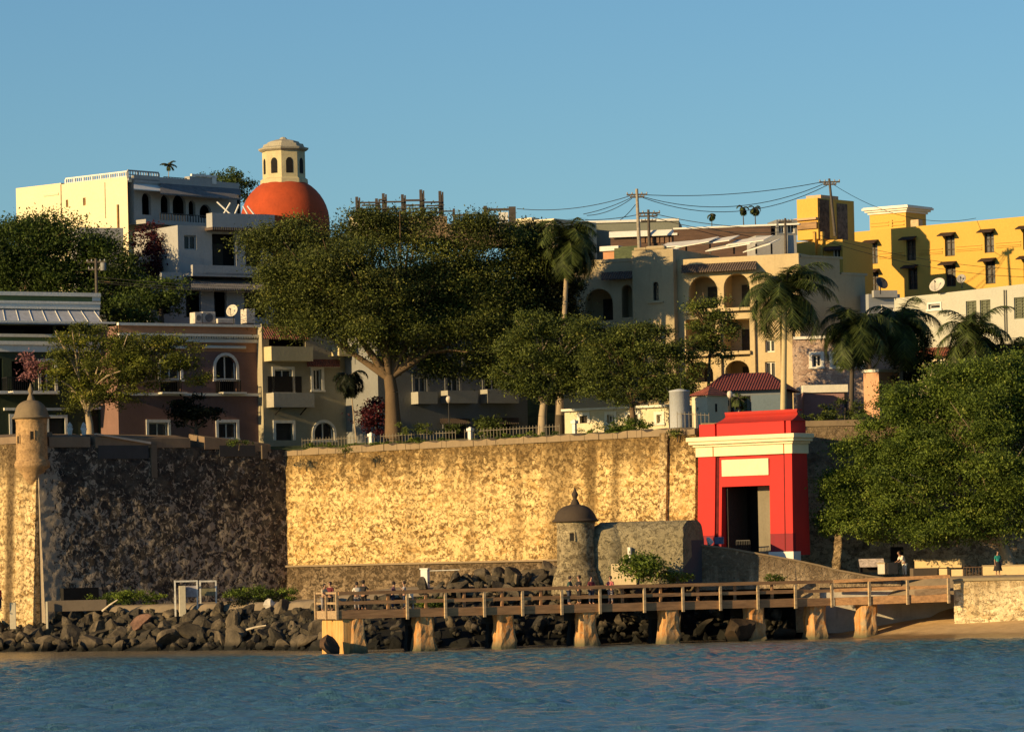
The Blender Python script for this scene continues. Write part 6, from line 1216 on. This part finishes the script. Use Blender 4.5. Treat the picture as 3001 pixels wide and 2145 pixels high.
for i, (ya, yb_, lab) in enumerate(((812, 842, 'highest of the three wires crossing the shaded white house'), (822, 850, 'middle of the three wires crossing the shaded white house'), (828, 858, 'lowest of the three wires crossing the shaded white house'))): wire((285, ya), (800, yb_), 303, 300, .15, lab, .018)
wire((2440, 540), (2860, 640), 318, 330, 1.2, 'thin wire slanting from the leaning pole to the yellow roof', .02); wire((2400, 690), (3001, 790), 316, 322, .5, 'wire crossing the yellow building from upper left', .018); wire((2400, 700), (3001, 812), 316, 322, .6, 'lower wire crossing the yellow building', .018)
# information boards on the rocks
ALU = plain('white_metal', (.55, .54, .5), .5)
def board(px0, px1, ya, yb_, d, a, label, panel_px, pm, frame=ALU):
    f = Fr((px0+px1)/2, d, a); t = fthing('information_board', label, 'sign', f)
    for px in (px0, px1): x0, x1, za, zb2 = f.rect(px-2, ya, px+2.5, yb_); box('post', frame, t, x0, x1, -.04, .04, za-.3, zb2)
    x0, x1, za, zb2 = f.rect(px0, ya, px1, ya+5); box('top_bar', frame, t, x0, x1, -.035, .035, za, zb2-.005)
    x0, x1, za, zb2 = f.rect(*panel_px); MB().box(x0, x1, -.03, .03, za, zb2).build('panel', pm, t, .01); return t
board(513, 578, 1700, 1795, 280, 10, 'white framed information board with a grey panel on the left rocks', (545, 1716, 577, 1749), plain('grey_panel', (.35, .32, .32), .6)); board(587, 633, 1700, 1800, 281, 10, 'thin framed board with an olive panel right of the white framed one', (588, 1722, 632, 1745), plain('olive_panel', (.16, .15, .09), .6))
f = Fr(534, 279.6, 10); t = fthing('concrete_pillar', 'short pale pillar under the grey sign panel on the rocks', 'pillar', f); x0, x1, za, zb2 = f.rect(525, 1716, 544, 1795); MB().box(x0, x1, -.2, .2, za-.4, zb2).build('shaft', plaster('pale_pillar', (.5, .45, .33), .5), t, .02)
f = Fr(1246, 270.5, -20); t = fthing('concrete_post', 'tall white square post on the promenade behind the pier', 'post', f); x0, x1, za, zb2 = f.rect(1236, 1668, 1256, 1735); MB().box(x0, x1, -.2, .25, za-.5, zb2).build('shaft', WHITE, t, .02); MB().box(x0-.05, x1+.05, -.25, .3, zb2, zb2+.08).build('cap', WHITE, t)
MB().tube((x1, 0, zb2-.1), (x1+2.2, 0, zb2-.08), .03).build('rail', ALU, t)
for px, ya, lab in ((38, 1765, 'pale square post at the foot of the golden bastion face'), (138, 1762, 'thin pale post at the bastion corner above the rocks')):
    f = Fr(px, 284, 0); t = fthing('concrete_post', lab, 'post', f); x0, x1, za, zb2 = f.rect(px-(9 if px < 50 else 3), ya, px+(9 if px < 50 else 3), 1830); MB().box(x0, x1, -.12, .12, za-.3, zb2).build('shaft', plaster('pale_pillar', (.5, .45, .33), .5), t, .015)
f = Fr(220, 284.8, 6); t = fthing('low_kerb', 'pale low kerb wall between the bastion foot and the rocks', 'kerb', f); x0, x1, za, zb2 = f.rect(140, 1758, 312, 1765); MB().box(x0, x1, -.15, .3, za-.6, zb2).build('kerb', plaster('kerb_stone', (.15, .12, .09), .7), t, .02)
# things on the promenade to the right
f = Fr(2555, 271.5, 4); t = fthing('information_board', 'low tilted white board with a dark top edge beside the ramp', 'sign', f)
x0, x1, za, zb2 = f.rect(2517, 1636, 2590, 1661); MB().hexa([(x0, -.4), (x1, -.4), (x1, .1), (x0, .1)], [za, za, zb2-.05, zb2-.05], [za+.05, za+.05, zb2, zb2]).build('panel', plain('printed_panel', (.5, .42, .38), .6, var=.4, sc_=5), t); MB().box(x0-.03, x1+.03, .08, .14, za-.05, zb2+.06).build('back_rail', IRON, t)
for x in (x0, x1-.08): box('leg', IRON, t, x, x+.08, -.1, .02, za-.6, za+.05)
box('shadow_box', DARK, t, x0+.1, x1-.1, .0, .25, za-.35, za-.03)  # dark box stands in for the shade beneath the board
def block(name, label, cat, px0, px1, ya, yb_, d, a, mat, dep=.5, part='block', bevel=.02, cap=None):
    f = Fr((px0+px1)/2, d, a); t = fthing(name, label, cat, f); x0, x1, za, zb2 = f.rect(px0, ya, px1, yb_); MB().box(x0, x1, 0, dep, za, zb2-(.08 if cap else 0)).build(part, mat, t, bevel)
    if cap: MB().box(x0-.04, x1+.04, -.04, dep+.04, zb2-.08, zb2).build('cap', cap, t)
    return t
LOWY = plaster('low_wall_cream', (.60, .45, .24), .35); TANC = plaster('tan_coping', (.34, .27, .16), .3)
block('planter_pot', 'cream square pot right of the tilted white board', 'pot', 2572, 2593, 1648, 1682, 270, -30, plaster('pot_cream', (.6, .52, .42), .3), .5, 'pot', cap=TANC)
block('trash_bin', 'low black bin beside the cream pot', 'bin', 2602, 2632, 1648, 1682, 269.5, 0, IRON, .6, 'bin')
t = block('notice_cabinet', 'tall dark cabinet standing behind the bending person', 'cabinet', 2612, 2648, 1602, 1645, 274.5, 5, DARK, .3, 'cabinet'); 
block('low_wall', 'long low sunlit yellow wall right of the bending person', 'wall', 2680, 2818, 1638, 1664, 273, -30, LOWY, .5, cap=TANC)
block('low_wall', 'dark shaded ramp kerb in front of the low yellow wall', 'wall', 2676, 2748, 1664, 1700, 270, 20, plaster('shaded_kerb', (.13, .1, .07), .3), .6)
block('low_wall', 'short cream wall stub between the shaded kerb and iron gate', 'wall', 2752, 2776, 1666, 1700, 270, -30, LOWY, .6); block('low_wall', 'cream block left of the small iron gate', 'wall', 2788, 2822, 1668, 1700, 269, -25, LOWY, .6)
block('low_wall', 'wide cream block wall behind the person in teal', 'wall', 2880, 3060, 1654, 1700, 269.5, -20, LOWY, .6, cap=TANC)
f = Fr(2850, 268.5, 0); t = fthing('iron_gate', 'small rusty iron gate between two cream blocks', 'gate', f); x0, x1, za, zb2 = f.rect(2824, 1660, 2878, 1697); railing(t, x0, x1, 0, za, zb2, plain('rusty_iron', (.12, .07, .04), .8), .18, .02, 'bars')
f = Fr(2095, 268.3, -10); t = fthing('bench', 'small blue bench with white bags at the left foot of the gate', 'bench', f); x0, x1, za, zb2 = f.rect(2094, 1573, 2120, 1594); MB().box(x0, x1, 0, .4, za, zb2).build('seat', plain('blue_plastic', (.10, .13, .22), .6), t, .03)
q = P(2080, 1594, 268.2); o = bpy.data.objects.new('rubbish_bag', protos[3].copy()); link(o); o.data.materials[0] = WHITE; o.location = q+Vector((0, 0, .2)); o.scale = (.7, .6, .65); tag(o, 'white rubbish bag beside the blue bench at the gate', 'bag')
f = Fr(2176, 271.5, -30); t = fthing('barrier', 'low dark folding barrier standing in the gate doorway', 'barrier', f); x0, x1, za, zb2 = f.rect(2158, 1582, 2198, 1612); railing(t, x0, x1, 0, za-.2, zb2, IRON, .12, .015, 'bars')
for px, lab in ((205, 'left white pot on the bastion parapet'), (246, 'right white pot on the bastion parapet near the dark tree foot')):
    q = P(px, 1270, 290); t = thing('planter_pot', lab, 'pot', (q.x, q.y, q.z-.1)); MB().lathe([(.14, 0), (.2, .35), (.24, .45), (.2, .47)], 12).build('pot', WHITE, t); MB().lathe([(.16, .45), (.2, .6), (.1, .8), (.02, .9)], 8).build('plant', plain('white_blossom', (.5, .48, .42), .8, var=.4, sc_=8), t)
# ================================================================ PEOPLE
SKIN = plain('skin', (.36, .20, .13), .6, var=.08); HAIRM = plain('dark_hair', (.018, .012, .010), .6)
def skin_obj(name, verts, edges, rad, mat, parent, root=0, sub=2):
    me = bpy.data.meshes.new(name); me.from_pydata([tuple(v) for v in verts], edges, []); o = link(bpy.data.objects.new(name, me), parent); me.materials.append(mat)
    md = o.modifiers.new('skin', 'SKIN'); md.use_smooth_shade = True
    lay = me.skin_vertices[0] if me.skin_vertices else None
    if lay is None: lay = me.attributes and None
    for i, r in enumerate(rad):
        me.skin_vertices[0].data[i].radius = (r, r); me.skin_vertices[0].data[i].use_root = (i == root)
    s = o.modifiers.new('sub', 'SUBSURF'); s.levels = sub; s.render_levels = sub; return o
def person(label, loc, rz, shirt, trousers, lean=0.0, crouch=0.0, arms='down', hair=HAIRM, scale=1.0, skirt=None, twist=0.0):
    """one skinned body; local +y is backwards, the figure looks towards local -y"""
    t = thing('person', label, 'person', loc, R(rz)); t.scale = (scale,)*3
    hz_ = .92-crouch*.35; la = R(lean); up = Vector((0, -math.sin(la), math.cos(la))); pel = Vector((0, 0+crouch*.15, hz_)); ch = pel+up*.42; nk = pel+up*.58; hd = nk+up*.10+Vector((0, -.02, .0)); ht = hd+Vector((0, -math.sin(la*.6)*.1, .13))
    V_, E_, Q = [], [], []
    def v(p, r): V_.append(Vector(p)); Q.append(r); return len(V_)-1
    def e(a, b_): E_.append((a, b_))
    ip = v(pel, .13); isp = v(pel+up*.2, .12); ic = v(ch, .14); ink = v(nk, .055); ih = v(hd, .065); iht = v(hd+Vector((0, -.015, .10)), .095); itop = v(hd+Vector((0, .0, .17)), .07); nose = v(hd+Vector((0, -.115, .075)), .016)
    for a, b_ in ((ip, isp), (isp, ic), (ic, ink), (ink, ih), (ih, iht), (iht, itop), (iht, nose)): e(a, b_)
    arm = []
    for s in (-1, 1):
        kn = Vector((s*.11, -crouch*.38-.03, hz_*.52)); an = Vector((s*.12, .02, .08)); hp = v(pel+Vector((s*.09, 0, -.06)), .09); k_ = v(kn, .062); a_ = v(an, .042); tq = v(an+Vector((s*.02, -.17, -.045)), .035)
        e(ip, hp); e(hp, k_); e(k_, a_); e(a_, tq)
        sh = ch+Vector((s*.17, 0, .06)); 
        if arms == 'down': el, wr = sh+Vector((s*.06, .02, -.28)), sh+Vector((s*.07, -.06, -.52))
        elif arms == 'forward': el, wr = sh+Vector((s*.05, -.12, -.26)), sh+Vector((s*.0, -.33, -.36))
        elif arms == 'rail': el, wr = sh+Vector((s*.10, -.08, -.24)), sh+Vector((s*.04, -.32, -.26))
        else: el, wr = sh+Vector((s*.14, -.1, -.18)), sh+Vector((s*.02, -.24, .0)) if s > 0 else sh+Vector((s*.04, -.2, -.4))
        si = v(sh, .06); ei = v(el, .043); wi = v(wr, .03); e(ic, si); e(si, ei); e(ei, wi); d = (wr-el).normalized(); pm = v(wr+d*.06, .036); e(wi, pm); sd_ = d.cross(Vector((0, 0, 1))); sd_ = sd_.normalized() if sd_.length > .1 else Vector((1, 0, 0))
        for k, (o_, L_) in enumerate(((-.03, .065), (-.01, .075), (.01, .07), (.03, .055))):
            f1 = v(wr+d*.10+sd_*o_, .010); f2 = v(wr+d*(.10+L_)+sd_*o_*1.1+Vector((0, 0, -.02)), .008); e(pm, f1); e(f1, f2)
        th = v(wr+d*.05+sd_*(-.05*s)+Vector((0, -.01, 0)), .011); e(wi, th); arm.append((sh, el, wr))
    skin_obj('body', V_, E_, Q, SKIN, t)
    # shirt
    V2 = [pel+up*.02, pel+up*.2, ch, ch+up*.09]; E2 = [(0, 1), (1, 2), (2, 3)]; Q2 = [.16, .15, .165, .09]
    for sh, el, wr in arm: b_ = len(V2); V2 += [sh, sh.lerp(el, .9)]; E2 += [(2, b_), (b_, b_+1)]; Q2 += [.08, .06]
    skin_obj('shirt', V2, E2, Q2, shirt, t)
    if skirt: MB().lathe([(.34, .35), (.30, .5), (.2, hz_-.02), (.165, hz_+.08)], 18).build('skirt', skirt, t)
    else:
        V3 = [pel+Vector((0, 0, .04))]; E3 = []; Q3 = [.155]
        for s in (-1, 1): b_ = len(V3); V3 += [pel+Vector((s*.09, 0, -.08)), Vector((s*.11, -crouch*.38-.03, hz_*.52)), Vector((s*.12, .015, .14))]; E3 += [(0, b_), (b_, b_+1), (b_+1, b_+2)]; Q3 += [.115, .085, .065]
        skin_obj('trousers', V3, E3, Q3, trousers, t)
    hb = hd+Vector((0, .02, .11)); vs = MB().lathe([(.085, -.10), (.108, -.02), (.108, .05), (.08, .10), (.02, .122)], 14); o = vs.build('hair', hair, t); o.location = hb+Vector((0, .022, .0)); o.scale = (1, 1.05, 1); return t
def cloth(n, c): return plain('cloth_'+n, c, .9, var=.2)
WSHT = cloth('white', (.68, .63, .52)); BLK = cloth('black', (.02, .018, .02)); TEAL = cloth('teal', (.02, .22, .19)); NAVY = cloth('navy', (.03, .04, .07)); REDC = cloth('red', (.45, .03, .03)); PNKC = cloth('pink', (.42, .12, .12)); GRN = cloth('dark_green', (.03, .07, .06)); GRY = cloth('grey', (.22, .2, .2)); MAR = cloth('maroon', (.12, .02, .03)); BEG = cloth('beige', (.42, .33, .22))
def at(px, py_feet, d, z=None):
    p = P(px, py_feet, d); 
    if z is not None: p.z = z
    return p
person('person in white bending forward beside the dark cabinet on the promenade', at(2652, 1690, 270.5), -60, WSHT, WSHT, lean=38, arms='forward', scale=1.03)
person('person in a teal top and dark skirt standing against the cream block wall', at(2925, 1700, 266.8, 3.83), 20, TEAL, BLK, arms='down', skirt=BLK, scale=.9)
dk = zf1-.02
def on_pier(px, y): 
    x = FP.m(px, 1760, -y)[0]; q = FP.w(x, y, dk); return q
person('person in maroon with dark hair at the left end of the pier', on_pier(968, 2.4), -25, MAR, BLK, arms='rail')
person('person in beige leaning beside the maroon dressed one on the pier end', on_pier(948, 1.9), 40, BEG, GRY, lean=12, arms='forward', scale=.94)
person('person in pale white shirt sitting back against the pier rail', on_pier(1046, 1.2), 200, WSHT, GRY, arms='rail', scale=.97)
person('person in black close behind the white shirted one on the pier', on_pier(1066, 2.0), 150, BLK, BLK, arms='bent', scale=1.02)
person('person in dark purple by the second rail post of the pier', on_pier(1150, 2.6), 100, cloth('purple', (.08, .04, .07)), NAVY, arms='forward', lean=10, scale=.96)
person('person in pale grey near the white chair on the pier', on_pier(1185, 2.3), -80, cloth('pale_grey', (.4, .38, .36)), NAVY, arms='bent', scale=.96)
person('person in dark green on the pier in front of the small domed sentry box', on_pier(1668, 2.2), 70, GRN, NAVY, arms='rail', lean=8)
person('person in black on the pier left of the two in pink', on_pier(1698, 2.9), -60, BLK, BLK, arms='forward', scale=1.02)
person('person in faded red on the pier below the guardhouse', on_pier(1733, 2.3), 30, MAR, NAVY, arms='rail', scale=.98)
person('person in pink on the pier, nearest the bright green bush', on_pier(1790, 2.5), -30, PNKC, GRY, arms='rail', scale=.97)
person('person in bright red at the very left edge above the rocks', at(-2, 1790, 283.5), 60, REDC, NAVY, arms='down')
f = Fr(1205, 257.5, 10); t = thing('folding_chair', 'white folding chair standing on the pier beside the grey dressed person', 'chair', on_pier(1200, 2.9)); m = MB()
for s in (-.22, .22): m.tube((s, -.2, 0), (s, .22, .95), .02).tube((s, .22, 0), (s, -.2, .5), .02)
m.build('frame', ALU, t); MB().box(-.2, .2, -.2, .15, .46, .49).build('seat', WSHT, t); MB().box(-.2, .2, .15, .19, .7, .93).build('backrest', WSHT, t)
